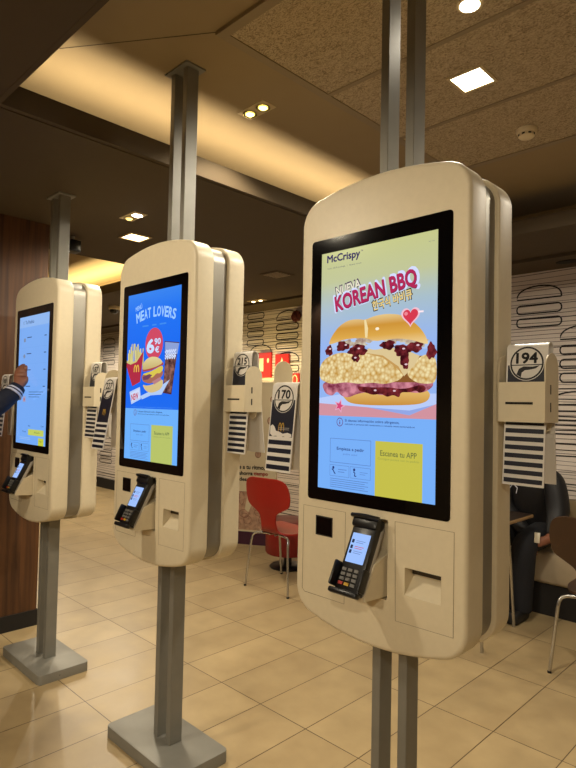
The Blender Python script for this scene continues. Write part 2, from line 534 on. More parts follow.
def make_half(root):
    """front half of a double sided kiosk: shell with recesses, glass, reader, holder"""
    mb = MB()
    mb.prism(rounded_shell(), fXZ, Y0, Y0+.088, M_cream, smooth=True, bev=.013, seg=4, bev_back=.006)
    sh = mb.build('shell')
    cuts = []
    def cut(poly, fn, d0, d1):
        c = MB(); c.prism(poly, fn, d0, d1, M_cream); o = c.build('cut'); cuts.append(o)
    # receipt recess: sloping floor, shade at the top painted by a dark face
    cut([(Y0-.05, .962), (Y0, .962), (Y0+.045, 1.005), (Y0+.045, 1.034), (Y0-.05, 1.034)], fYZ, .110, .217)
    # niche for the card reader
    cut(rrect(-.052, .055, .935, 1.150, .004, 2), fXZ, Y0-.05, Y0+.03)
    boolean(sh, cuts); sh.parent = root
    mb = MB()
    z0, z1 = ZC+GDZ-GH/2, ZC+GDZ+GH/2
    mb.prism(rrect(-GW/2, GW/2, z0, z1, .011), fXZ, Y0-.0022, Y0+.01, M_glass, bev=.001, seg=1)
    gl = mb.build('screen_glass', root)
    mb = MB()   # seams of the two lower service doors
    y = XZ(Y0-.0005)
    mb.ribbon([(-.257, 1.150), (-.092, 1.150), (-.092, .888), (-.247, .888), (-.257, .897)], .0018, y, M_seam, closed=True)
    mb.build('service_door', root, sharp=0); mb = MB()
    mb.ribbon([(.078, 1.150), (.252, 1.150), (.252, .892), (.083, .888)], .0018, y, M_seam, closed=True)
    mb.build('service_door', root, sharp=0)
    mb = MB()
    mb.box(-.202, -.144, Y0-.0015, Y0+.004, 1.072, 1.122, M_glass)
    mb.box(-.206, -.140, Y0-.0008, Y0+.003, 1.068, 1.126, M_gap)
    mb.build('scanner_window', root)
    mb = MB(); mb.box(.1105, .2165, Y0+.036, Y0+.046, 1.012, 1.0335, M_throat_shade)  # printer mouth as a dark face, painting the shade inside the recess
    mb.build('receipt_slot_shade', root)
    # card reader, tilted face-up
    ang = math.radians(-27)
    RM = Matrix.Translation((-.001, Y0-.012, 1.133)) @ Matrix.Rotation(ang, 4, 'X')
    def rbox(mb, x0, x1, yy0, yy1, zz0, zz1, m, bev=0):
        mb.box(x0, x1, yy0, yy1, zz0, zz1, m, bev=bev, mtx=RM)
    mb = MB()
    rbox(mb, -.041, .041, -.012, .016, -.195, .012, M_black, .007)
    rbox(mb, -.038, .0425, .006, .026, -.19, .0, M_grey, .006)
    # printer hood with its curled lip
    rbox(mb, -.043, .043, -.022, .02, -.018, .018, M_black, .009)
    mb.tube([RM @ Vector((x, -.024-.006*math.cos(x*40), .012)) for x in [-.046+.092*k/10 for k in range(11)]], .006, M_black)
    rd = mb.build('card_reader', root)
    mb = MB()
    scr = emat('reader_lcd', '9FC2FF', 1.0)
    RF = lambda a, b: RM @ Vector((a, -.0135, b))
    RF2 = lambda a, b: RM @ Vector((a, -.0140, b))
    mb.flat(rrect(-.030, .030, -.115, -.034, .002, 2), RF, scr)
    d1, d2, d3 = emat('lcd_dark', '2A3350'), emat('lcd_red', 'D04050'), emat('lcd_line', '6E86C0')
    for k, zz in enumerate((-.058, -.074, -.087)):
        mb.flat(rrect(-.026, -.018, zz-.004, zz+.006, .001, 1), RF2, d1)
        for q in (0, 1): mb.flat([(-.012, zz+.004-q*.005), (.018-.005*q, zz+.004-q*.005), (.018-.005*q, zz+.0025-q*.005), (-.012, zz+.0025-q*.005)], RF2, d2 if k == 1 else d3)
    mb.build('reader_screen', rd)
    mb = MB()
    # keypad privacy shield
    rbox(mb, -.049, -.041, -.034, .006, -.185, -.118, M_black, .004)
    rbox(mb, .040, .047, -.024, .006, -.185, -.125, M_black, .003)
    rbox(mb, -.050, .046, -.026, -.006, -.203, -.188, M_black, .005)
    for r in range(4):
        for c in range(3):
            m = M_keyg if r < 3 else (M_keyr, M_keyy, M_keyg)[c]
            rbox(mb, -.030+c*.02, -.016+c*.02, -.0155, -.011, -.139-r*.0125, -.131-r*.0125, m)
    mb.build('keypad', rd)
    mb = MB()   # cream wedge that carries the reader
    mb.prism([(Y0+.03, .94), (Y0-.086, .947), (Y0-.086, .957), (Y0-.045, 1.035), (Y0+.03, 1.06)], fYZ, -.035, .046, M_cream)
    mb.build('reader_bracket', root)
    # number holder on the right flank (sits on the rear half)
    make_holder(root)
    return sh, gl

def make_holder(root):
    mb = MB()
    yb, yf = Y0+.240, Y0+.154     # back / front
    zb = 1.425
    def plate(x0, x1):
        P = [(yf, zb), (yb, zb)]
        c = (yf+yb)/2; r = (yb-yf)/2
        P += [(c+r*math.cos(t), 1.562+r*.95*math.sin(t)) for t in [PI*k/12 for k in range(13)]]
        mb.prism(P, fYZ, x0, x1, M_cream, bev=.0008, seg=1)
    plate(.2865, .2935); plate(.409, .413)
    mb.prism(rrect(.2925, .413, zb, 1.528, .003, 2), fXZ, yf-.004, yf, M_cream)
    mb.box(.2905, .410, yb-.024, yb-.016, 1.492, 1.510, M_cream)      # rear crossbar
    # slots
    mb.box(.312, .383, yf-.0046, yf-.0038, 1.4705, 1.4765, M_gap, bev=.0)
    for zz in (1.452, 1.497): mb.box(.4128, .4134, yf+.030, yf+.036, zz, zz+.024, M_gap)
    # small rounded tongue under the pocket
    mb.prism([(.36, zb), (.405, zb), (.40, zb-.02), (.385, zb-.028), (.37, zb-.02)], fXZ, yb-.02, yb-.018, M_cream)
    mb.build('number_holder', root)

def make_kiosk(name, x, y, top, label):
    root = thing(name, (x, y-Y0, 0), label, 'self-service kiosk', group=None)
    kids0 = set(root.children)
    front = make_half(root)
    fk = list(root.children)
    for ch in fk:                       # the other side is the same half turned round
        c = ch.copy(); COL.objects.link(c); c.parent = root; c.rotation_euler = (0, 0, PI)
        for g in ch.children:
            d = g.copy(); COL.objects.link(d); d.parent = c
    mb = MB()
    mb.prism(rounded_shell(.013), fXZ, Y0+.086, -Y0-.086, M_core, smooth=True)
    mb.prism(rounded_shell(.020), fXZ, -Y0-.092, -Y0-.0865, M_gap, smooth=True)
    mb.build('metal_core', root)
    mb = MB(); mb.prism(rrect(-.268, .242, -.138, .134, .024, 5), fXY, .048, .0, M_steel, smooth=True, bev=.003, seg=2)
    b = mb.build('base_plate', root)
    mb = MB(); mb.box(.2415, .2428, -.03, -.026, .022, .026, M_gap); mb.build('screw', b)
    zt, zb_ = ZC+.52, ZC-.74
    for s in (-1, 1):
        mb = MB()
        cx = s*.045
        mb.box(cx-.0145, cx+.0145, -.030, .030, .048, top-.008, M_steel, bev=.0015, seg=1)
        mb.build('post', root)
    mb = MB(); mb.box(-.082, .082, -.05, .05, top-.008, top-.0005, M_steel)
    mb.box(-.072, -.060, -.0505, -.0495, top-.007, top-.003, M_gap)
    mb.build('ceiling_plate', root)
    return root, front[1]

# ---- the pictures on the lit displays ---------------------------------------
SW, SH = .398, .708
class Disp:
    def __init__(self, y=Y0-.0022): self.mb = MB(); self.y = y
    def fn(self, layer):
        y = self.y-.00006-layer*.00005
        return lambda u, v: Vector(((u-.5)*SW, y, ZC+(.5-v)*SH))
    def poly(self, P, m, l): self.mb.flat(P, self.fn(l), m)
    def org(self, P, m, l):
        for _ in range(2):
            Q = []
            for i, (a, b) in enumerate(P):
                c, d = P[(i+1) % len(P)]
                Q += [(a*.78+c*.22, b*.78+d*.22), (a*.22+c*.78, b*.22+d*.78)]
            P = Q
        self.poly(P, m, l)
    def rect(self, u0, v0, u1, v1, m, l): self.poly([(u0, v0), (u1, v0), (u1, v1), (u0, v1)], m, l)
    def frame(self, u0, v0, u1, v1, w, m, l):
        self.rect(u0, v0, u1, v0+w*SW/SH, m, l); self.rect(u0, v1-w*SW/SH, u1, v1, m, l)
        self.rect(u0, v0, u0+w, v1, m, l); self.rect(u1-w, v0, u1, v1, m, l)
    def ell(self, u, v, ru, rv, m, l, n=36): self.poly(circle(u, v, ru, rv, n), m, l)
    def text(self, s, u, v, w, h, m, l, bold=0, rot=0, align='LEFT', arc=0, shear=0):
        y = self.y-.00006-l*.00005
        f = lambda a, b: Vector((a-.5*SW, y, ZC+.5*SH+b))
        self.mb.text(s, f, m, u*SW, -v*SH, width=w*SW if w else None, height=h*SH if h else None, bold=bold, rot=rot, align=align, arc=arc*SH, shear=shear)
    def blob(self, u, v, ru, rv, m, l, seed=0, k=5, amp=.25, n=40):
        r = random.Random(seed); ph = [r.uniform(0, 6) for _ in range(4)]
        P = []
        for i in range(n):
            t = 2*PI*i/n
            a = 1+amp*(.6*math.sin(k*t+ph[0])+.4*math.sin((k*2+1)*t+ph[1]))
            P.append((u+ru*a*math.cos(t), v+rv*a*math.sin(t)))
        self.poly(P, m, l)
    def line(self, P, w, m, l):
        f = self.fn(l)
        self.mb.ribbon([(u*SW, v*SH) for u, v in P], w*SW, lambda a, b: f(a/SW, b/SH), m)
def grad_emat(name, stops, s=1.0):
    """picture content: a vertical colour blend shown by the display"""
    m = bpy.data.materials.new(name); m.use_nodes = True
    nt = m.node_tree; b = nt.nodes['Principled BSDF']; L = nt.links
    b.inputs['Base Color'].default_value = (0, 0, 0, 1); b.inputs['Roughness'].default_value = .12; b.inputs['Specular IOR Level'].default_value = .35
    tc = nt.nodes.new('ShaderNodeTexCoord'); sp = nt.nodes.new('ShaderNodeSeparateXYZ')
    L.new(tc.outputs['Object'], sp.inputs[0])
    mr = nt.nodes.new('ShaderNodeMapRange'); mr.inputs['From Min'].default_value = ZC+SH/2; mr.inputs['From Max'].default_value = ZC-SH/2
    L.new(sp.outputs['Z'], mr.inputs['Value'])
    r = nt.nodes.new('ShaderNodeValToRGB')
    e = r.color_ramp.elements
    e[0].position, e[0].color = stops[0][0], rgb(stops[0][1])
    e[1].position, e[1].color = stops[1][0], rgb(stops[1][1])
    for p, c in stops[2:]:
        q = e.new(p); q.color = rgb(c)
    L.new(mr.outputs['Result'], r.inputs['Fac']); L.new(r.outputs['Color'], b.inputs['Emission Color'])
    b.inputs['Emission Strength'].default_value = s
    return m
def noise_emat(name, c0, c1, scale, c2=None, voronoi=False):
    m = bpy.data.materials.new(name); m.use_nodes = True
    nt = m.node_tree; b = nt.nodes['Principled BSDF']; L = nt.links
    b.inputs['Base Color'].default_value = (0, 0, 0, 1); b.inputs['Roughness'].default_value = .12; b.inputs['Specular IOR Level'].default_value = .35
    tc = nt.nodes.new('ShaderNodeTexCoord')
    if voronoi:
        n = nt.nodes.new('ShaderNodeTexVoronoi'); out = n.outputs['Distance']
    else:
        n = nt.nodes.new('ShaderNodeTexNoise'); n.inputs['Detail'].default_value = 5; out = n.outputs['Fac']
    n.inputs['Scale'].default_value = scale
    L.new(tc.outputs['Object'], n.inputs['Vector'])
    r = nt.nodes.new('ShaderNodeValToRGB'); e = r.color_ramp.elements
    lo, hi = (.15, .95) if voronoi else (.35, .65)
    e[0].position, e[0].color = lo, rgb(c0); e[1].position, e[1].color = hi, rgb(c1)
    if c2: q = e.new(.85); q.color = rgb(c2)
    L.new(out, r.inputs['Fac']); L.new(r.outputs['Color'], b.inputs['Emission Color']); b.inputs['Emission Strength'].default_value = 1
    return m
E_ = {}
def em(c):
    if c not in E_: E_[c] = emat('picture_'+c, c)
    return E_[c]

def arch_m(D, u, v, w, h, m, l):
    for s in (0, 1):
        c = u+w*(.25+.5*s)
        P = [(c-w*.22*math.cos(PI*k/12), v+h-h*math.sin(PI*k/12)**.7) for k in range(13)]
        D.line(P, w*.16, m, l)

def lower_panel(D, blue, full=True):
    dk, md = em('2B3C78'), em('5C82C8')
    D.rect(0, .694, 1, 1, blue, 1)
    D.ell(.204, .719, .030, .018, em('6A3C78'), 2); D.ell(.204, .719, .025, .0148, blue, 3)
    D.rect(.200, .712, .208, .715, em('6A3C78'), 4); D.rect(.200, .717, .208, .728, em('6A3C78'), 4)
    D.text('Si deseas información sobre alérgenos,', .252, .719, .47, .013, dk, 2, bold=.012)
    D.text('solicítala al personal del restaurante o consulta www.mcdonalds.es', .252, .731, .59, .0085, dk, 2, bold=.01)
    D.frame(.115, .787, .490, .888, .004, md, 2)
    D.text('Empieza a pedir', .305, .838, .25, .016, dk, 2, bold=.015, align='CENTER')
    D.text('pulsa aquí', .305, .855, .13, .010, md, 2, align='CENTER')
    D.frame(.115, .897, .298, .944, .003, md, 2); D.frame(.307, .897, .490, .944, .003, md, 2)
    # accessibility and language glyphs
    D.ell(.150, .909, .010, .006, dk, 3); D.line([(.135, .915), (.150, .920), (.160, .930), (.170, .934)], .009, dk, 3)
    D.ell(.345, .909, .010, .006, dk, 3); D.line([(.338, .917), (.352, .922), (.348, .934), (.365, .934)], .009, dk, 3)
    for k in range(2):
        D.rect(.195, .913+k*.010, .275-.02*k, .916+k*.010, md, 3); D.rect(.395, .916+k*.008, .465-.02*k, .918+k*.008, md, 3)
    for k in range(5): D.rect(.12, .953+k*.0085, .47-.03*(k % 2), .9555+k*.0085, md, 2)

def display_korean():
    D = Disp()
    bg = grad_emat('picture_sky', [(0, 'C6C98A'), (.13, 'C2C79A'), (.24, 'A9C0CC'), (.40, '96B6F0'), (1, '8CB4F4')])
    D.rect(0, 0, 1, 1, bg, 0)
    blue = em('78B0F8')
    plum, wht = em('3A3060'), em('D8E4FF')
    D.text('McCrispy', .055, .052, .31, .040, plum, 2, bold=.03)
    D.text('™', .372, .022, .02, .006, plum, 2)
    D.text('Pollo 100 % pechuga   |   Nueva receta', .06, .073, .32, .0075, em('6A6C74'), 2, bold=.006)
    D.text('Ver más', .93, .041, .045, .005, em('8A8F80'), 2)
    rot = math.radians(9.6)
    # headline with pale outline
    D.text('NUEVA', .152, .193, .235, .040, em('4C3A58'), 2, bold=.06, rot=rot)
    D.text('NUEVA', .155, .190, .225, .034, em('E9E2CC'), 3, bold=.022, rot=rot)
    D.text('KOREAN BBQ', .148, .272, .735, .083, em('D3DCFF'), 4, bold=.06, rot=rot)
    D.text('KOREAN BBQ', .157, .268, .705, .073, em('5E1440'), 5, bold=.042, rot=rot)
    D.text('KOREAN BBQ', .155, .266, .705, .072, em('B22A58'), 6, bold=.034, rot=rot)
    D.text('한국식 바비큐', .488, .275, .335, .044, em('40302C'), 4, bold=.05, rot=rot)
    D.text('한국식 바비큐', .492, .272, .325, .038, em('F0D488'), 5, bold=.018, rot=rot)
    # pink table and paper
    D.poly([(0, .625), (1, .620), (1, .694), (0, .694)], em('D293A0'), 2)
    D.poly([(0, .62), (.25, .60), (1, .60), (1, .638), (.80, .682), (.45, .655), (0, .642)], em('B9CDFA'), 3)
    D.poly([(.45, .655), (.80, .682), (.99, .640), (.8, .664)], em('93A8E6'), 4)
    # bottom bun
    bun2 = grad_emat('picture_bun_low', [(.58, 'E8C070'), (.645, 'C98F3E')])
    D.org([(.20, .585), (.90, .575), (.96, .60), (.94, .628), (.85, .643), (.5, .648), (.30, .642), (.24, .62)], bun2, 5)
    # bacon and sauce under the fillet
    bac = noise_emat('picture_bacon', '7C2A44', 'D98C9C', 45)
    D.org([(.02, .56), (.10, .545), (.20, .55), (.30, .535), (.5, .55), (.75, .56), (.97, .545), (.98, .575), (.9, .60), (.72, .592), (.6, .61), (.45, .595), (.36, .602), (.28, .618), (.22, .612), (.17, .59), (.13, .612), (.06, .602)], bac, 6)
    sauce = noise_emat('picture_sauce', '3A0C14', '7E2A30', 60, 'B87070')
    D.org([(.36, .570), (.5, .577), (.62, .575), (.75, .585), (.9, .565), (.93, .585), (.88, .60), (.85, .588), (.80, .596), (.73, .595), (.72, .617), (.67, .605), (.62, .615), (.57, .60), (.50, .607), (.44, .597), (.38, .592)], sauce, 7)
    # crispy fillet
    D.poly([(.55, .46), (.95, .46), (.95, .56), (.5, .555)], em('8A5A2C'), 7)
    fil = noise_emat('picture_crust', 'F4E4AE', 'C2913E', 95, voronoi=True)
    D.org([(.0, .48), (.06, .45), (.14, .435), (.22, .43), (.32, .44), (.45, .425), (.6, .44), (.7, .48), (.76, .525), (.72, .55), (.6, .565), (.5, .557), (.38, .562), (.25, .553), (.12, .562), (.02, .545), (0, .53)], fil, 8)
    D.org([(.77, .53), (.82, .49), (.9, .455), (.97, .46), (1, .48), (1, .56), (.93, .565), (.85, .56)], fil, 8)
    # cheese
    D.poly([(.40, .435), (.46, .42), (.72, .425), (.875, .46), (.835, .495), (.755, .535), (.70, .505), (.58, .46)], em('DDC694'), 9)
    D.poly([(.755, .535), (.70, .505), (.58, .46), (.40, .435), (.58, .452), (.71, .497)], em('C69A58'), 10)
    # mayo and salad between
    D.org([(.09, .395), (.2, .37), (.4, .36), (.6, .37), (.8, .365), (.93, .395), (.97, .435), (.9, .435), (.82, .425), (.72, .43), (.62, .42), (.5, .43), (.42, .41), (.3, .425), (.18, .41), (.1, .425)], em('AFC8F4'), 10)
    cab = noise_emat('picture_cabbage', 'D8D0B4', 'A08478', 55)
    for k, (u, v) in enumerate([(.24, .395), (.36, .40), (.42, .385), (.66, .392), (.80, .40), (.86, .41), (.55, .375)]):
        D.blob(u, v, .07, .016, cab, 11, seed=k, k=4, amp=.35)
    for k, (u, v, a, b) in enumerate([(.09, .42, .035, .022), (.22, .405, .06, .02), (.36, .425, .085, .022), (.345, .452, .035, .022), (.62, .412, .06, .018), (.74, .435, .07, .022), (.76, .475, .035, .032), (.84, .425, .06, .02), (.96, .445, .035, .03)]):
        D.blob(u, v, a, b, sauce, 12+k % 2, seed=20+k, k=3, amp=.22)
    for u, v in ((.37, .418), (.34, .455), (.75, .43), (.77, .49), (.86, .42), (.1, .412), (.68, .59), (.52, .588), (.25, .4)):
        D.ell(u, v, .012, .0035, em('E6C8D0'), 15, 10)
    # top bun
    bun = grad_emat('picture_bun_top', [(.29, 'E8C98A'), (.33, 'CF9438'), (.37, 'DDA94C'), (.42, 'F0D49A')])
    D.org([(.08, .395), (.11, .36), (.18, .32), (.27, .298), (.36, .298), (.42, .305), (.50, .293), (.60, .289), (.72, .298), (.82, .328), (.90, .37), (.945, .42), (.90, .415), (.82, .40), (.72, .39), (.60, .39), (.52, .395), (.43, .378), (.34, .375), (.22, .378), (.14, .39)], bun, 14)
    D.poly([(.415, .305), (.43, .304), (.45, .34), (.445, .378), (.425, .376), (.42, .34)], em('F2DCA4'), 15)
    D.ell(.53, .345, .016, .006, em('FFF4D8'), 16)
    # heart and star stickers
    def heart(u, v, s, m, l):
        P = []
        for k in range(36):
            t = 2*PI*k/36
            x = 16*math.sin(t)**3; y = 13*math.cos(t)-5*math.cos(2*t)-2*math.cos(3*t)-math.cos(4*t)
            P.append((u+x*s/17/SW, v-y*s/17/SH))
        D.poly(P, m, l)
    heart(.80, .308, .031, em('F2C4D4'), 17); heart(.80, .308, .025, em('D83A50'), 18)
    D.line([(.86, .295), (.90, .296)], .012, em('FFE8F0'), 19); D.ell(.765, .298, .014, .007, em('F08A98'), 19)
    def star(u, v, s, m, l):
        D.poly([(u+(s if k % 2 == 0 else s*.45)*math.sin(PI*k/5+.3)/SW, v-(s if k % 2 == 0 else s*.45)*math.cos(PI*k/5+.3)/SH) for k in range(10)], m, l)
    star(.20, .652, .022, em('E8A8C4'), 17); star(.20, .652, .015, em('D84A78'), 18)
    lower_panel(D, blue)
    yel = em('C6C04C')
    D.rect(.527, .786, .905, 1, yel, 2)
    D.text('Escanea tu APP', .715, .842, .29, .021, em('6E7440'), 3, bold=.012, align='CENTER')
    D.text('Consigue puntos con tu pedido', .715, .860, .33, .011, em('9AA04C'), 3, align='CENTER')
    return D.mb

def display_meat():
    D = Disp()
    bg = grad_emat('picture_blue', [(0, '3A86F0'), (.12, '1E74F4'), (.5, '0E66F2'), (.7, '1A6CF0')])
    D.rect(0, 0, 1, 1, bg, 0)
    pale = em('9CC8FF')
    D.text('MENÚ', .160, .107, .13, .034, pale, 2, bold=.02, rot=math.radians(12))
    # arched headline, letters one by one along the arc
    s = 'MEAT LOVERS'; n = len(s)
    W = {'M': 1.25, ' ': .55, 'O': 1.05}
    tot = sum(W.get(c, .92) for c in s); x = 0
    for c in s:
        w = W.get(c, .92)/tot; t = x+w/2; x += w
        if c == ' ': continue
        u = .18+.73*t; base = .186-.033*(1-(2*t-1)**2)
        D.text(c, u-.73*w*.43, base, .73*w*.86, .057, pale, 2, bold=.03, rot=math.radians(16)*(1-2*t)*.8)
    for a, b in ((.30, .42), (.49, .57), (.63, .75)): D.rect(a, .198, b, .207, em('3F8CF0'), 2)
    # price roundel
    D.ell(.535, .315, .165, .095, em('D04A64'), 2)
    wl = em('C6DCFF')
    D.text('6', .405, .365, .125, .078, wl, 3, bold=.04); D.text('90', .545, .318, .11, .034, wl, 3, bold=.03); D.text('€', .56, .366, .07, .034, wl, 3, bold=.03)
    # fries carton
    fr = [em('E0D89C'), em('C9BE70')]
    r = random.Random(5)
    for k in range(22):
        u = .02+.29*k/21+r.uniform(-.01, .01); v = .30+r.uniform(-.01, .05)+.05*abs(k/21-.5)
        D.poly([(u, v), (u+.022, v-.004), (u+.03+r.uniform(-.03, .02), .44), (u+.005, .44)], fr[k % 2], 3+k % 2)
    red = em('B02A44')
    D.poly([(.0, .415), (.08, .428), (.2, .415), (.34, .35), (.285, .535), (.13, .56), (.05, .49), (0, .44)], red, 6)
    D.poly([(.0, .40), (.0, .425), (.09, .435), (.2, .42), (.32, .365), (.3, .36), (.2, .40), (.09, .42)], em('D0C47C'), 5)
    arch_m(D, .155, .435, .10, .040, em('E6B84A'), 8)
    # cola glass
    D.poly([(.73, .305), (.99, .32), (.965, .35), (.875, .61), (.72, .60), (.745, .42)], em('4A2A38'), 4)
    D.poly([(.74, .31), (.985, .325), (.96, .385), (.745, .378)], em('8CA2D8'), 5)
    cola = noise_emat('picture_cola', '2A1420', '9A6A60', 40)
    D.poly([(.75, .40), (.945, .405), (.87, .60), (.725, .592)], cola, 6)
    for v in (.365, .385, .40):
        D.line([(.745+.19*k/16, v+.010*math.sin(k*1.9)) for k in range(17)], .016, em('D4E0FF'), 8)
    # wrapper and burger
    D.poly([(.30, .62), (.46, .595), (.62, .575), (.84, .525), (.70, .61), (.5, .615), (.33, .64)], em('B2CEF8'), 9)
    bun = grad_emat('picture_bun_b', [(.39, 'E2D49A'), (.46, 'C8B070'), (.52, 'D8C488'), (.6, 'D8BE84')])
    D.org([(.33, .55), (.42, .56), (.6, .545), (.72, .52), (.72, .56), (.66, .585), (.52, .602), (.40, .59)], bun, 10)
    D.org([(.31, .50), (.34, .535), (.5, .55), (.7, .51), (.73, .475), (.6, .47), (.4, .48)], em('A86A58'), 11)
    D.org([(.31, .49), (.5, .475), (.7, .44), (.72, .465), (.66, .49), (.6, .485), (.52, .515), (.45, .50)], em('DCC850'), 12)
    D.poly([(.34, .505), (.46, .49), (.52, .497), (.44, .522), (.35, .525)], em('70405C'), 13)
    D.poly([(.52, .535), (.66, .51), (.70, .525), (.56, .552)], em('B88088'), 13)
    D.poly([(.32, .455), (.5, .45), (.72, .425), (.72, .44), (.6, .455), (.5, .47), (.34, .475)], em('B04A4A'), 13)
    D.org([(.32, .465), (.33, .43), (.40, .40), (.50, .388), (.60, .393), (.68, .41), (.71, .43), (.6, .448), (.45, .46)], bun, 14)
    # NEW tag
    D.poly([(.075, .595), (.285, .565), (.31, .637), (.12, .67)], em('B8D0F6'), 6)
    D.poly([(.095, .603), (.27, .577), (.29, .630), (.13, .657)], em('D0DCFA'), 7)
    D.text('NEW', .125, .648, .14, .036, em('C0384E'), 8, bold=.03, rot=math.radians(10))
    D.text('Producto sujeto a disponibilidad. Imagen orientativa.', .12, .689, .78, .007, em('5A9CF0'), 2)
    lower_panel(D, em('6EB2FC'))
    D.rect(.527, .786, .915, 1, em('B8C46A'), 2)
    D.text('Escanea tu APP', .72, .840, .27, .017, em('586A48'), 3, bold=.012, align='CENTER')
    D.text('Consigue puntos con tu pedido', .72, .858, .32, .010, em('8C9C58'), 3, align='CENTER')
    return D.mb

def display_order():
    D = Disp()
    D.rect(0, 0, 1, 1, grad_emat('picture_pale', [(0, '8CB4F0'), (.1, '7AACF2'), (1, '74AAF6')]), 0)
    D.rect(0, 0, 1, .085, em('90B8F0'), 1)
    dk, md = em('34507E'), em('5580C2')
    D.text('Tu Pedido', .20, .060, .30, .026, dk, 2, bold=.01)
    D.line([(.155, .035), (.14, .048), (.155, .061)], .010, dk, 2)
    r = random.Random(2)
    for k in range(4):
        v = .165+k*.128
        D.rect(.28, v, .44, v+.007, dk, 2)
        if k: D.rect(.08, v-.045, .95, v-.0435, em('6A9EE8'), 1)
        D.blob(.20, v+.022, .035, .016, em('7C8CA8') if k != 3 else em('8898B0'), 2, seed=k, k=4, amp=.2)
        D.rect(.86, v+.002, .93, v+.009, dk, 2)
    D.poly([(.2, .63), (.30, .63), (.30, .675), (.2, .675)], em('9AA0C8'), 2); D.blob(.25, .655, .03, .012, em('B07888'), 3, seed=8)
    for k in range(3): D.rect(.40, .595+k*.019, .88-.06*k, .599+k*.019, dk, 2)
    D.text('IVA', .42, .865, .07, .012, dk, 2, bold=.01); D.text('3,90', .84, .862, .09, .012, dk, 2, bold=.01)
    D.text('Total', .22, .912, .12, .012, dk, 2)
    D.rect(.425, .884, .935, .930, em('C3CE62'), 2); D.text('Añadir', .62, .912, .20, .013, em('6E7C40'), 3)
    D.rect(.77, .945, .945, 1, em('C6CC40'), 2); D.text('Pagar', .80, .975, .11, .012, em('6E7C30'), 3)
    for k in range(2): D.rect(.12, .95+k*.012, .5, .954+k*.012, em('9CC0F4'), 1)
    return D.mb

kiosks = {}
for key, nm, x, y, top, lab, dsp, dl in (
    ('A', 'ordering_kiosk', 0, 0, UP, 'large cream double-sided ordering kiosk nearest the camera, showing the KOREAN BBQ burger', display_korean, 'lit display with the KOREAN BBQ burger advert'),
    ('B', 'ordering_kiosk', -1.1176, -.012, UP, 'cream double-sided ordering kiosk in the middle, with the blue MEAT LOVERS menu on its screen', display_meat, 'lit display with the blue MEAT LOVERS advert'),
    ('C', 'ordering_kiosk', -2.2555, -.046, LO, 'farthest cream ordering kiosk, by the wood wall, with a hand at its pale blue list', display_order, 'lit display with a pale blue order list')):
    r, gl = make_kiosk(nm, x, y, top, lab)
    r['group'] = 'row of ordering kiosks'
    o = dsp().build('display', gl, sharp=0); o['label'] = dl
    kiosks[key] = r
    # the far side of each kiosk shows an order list too
    gb = [c for c in r.children if c.name.startswith('screen_glass') and abs(c.rotation_euler.z) > 1][0]
    if key == 'A':
        back = o2 = display_order().build('display', gb, sharp=0)
    else:
        o2 = back.copy(); COL.objects.link(o2); o2.parent = gb

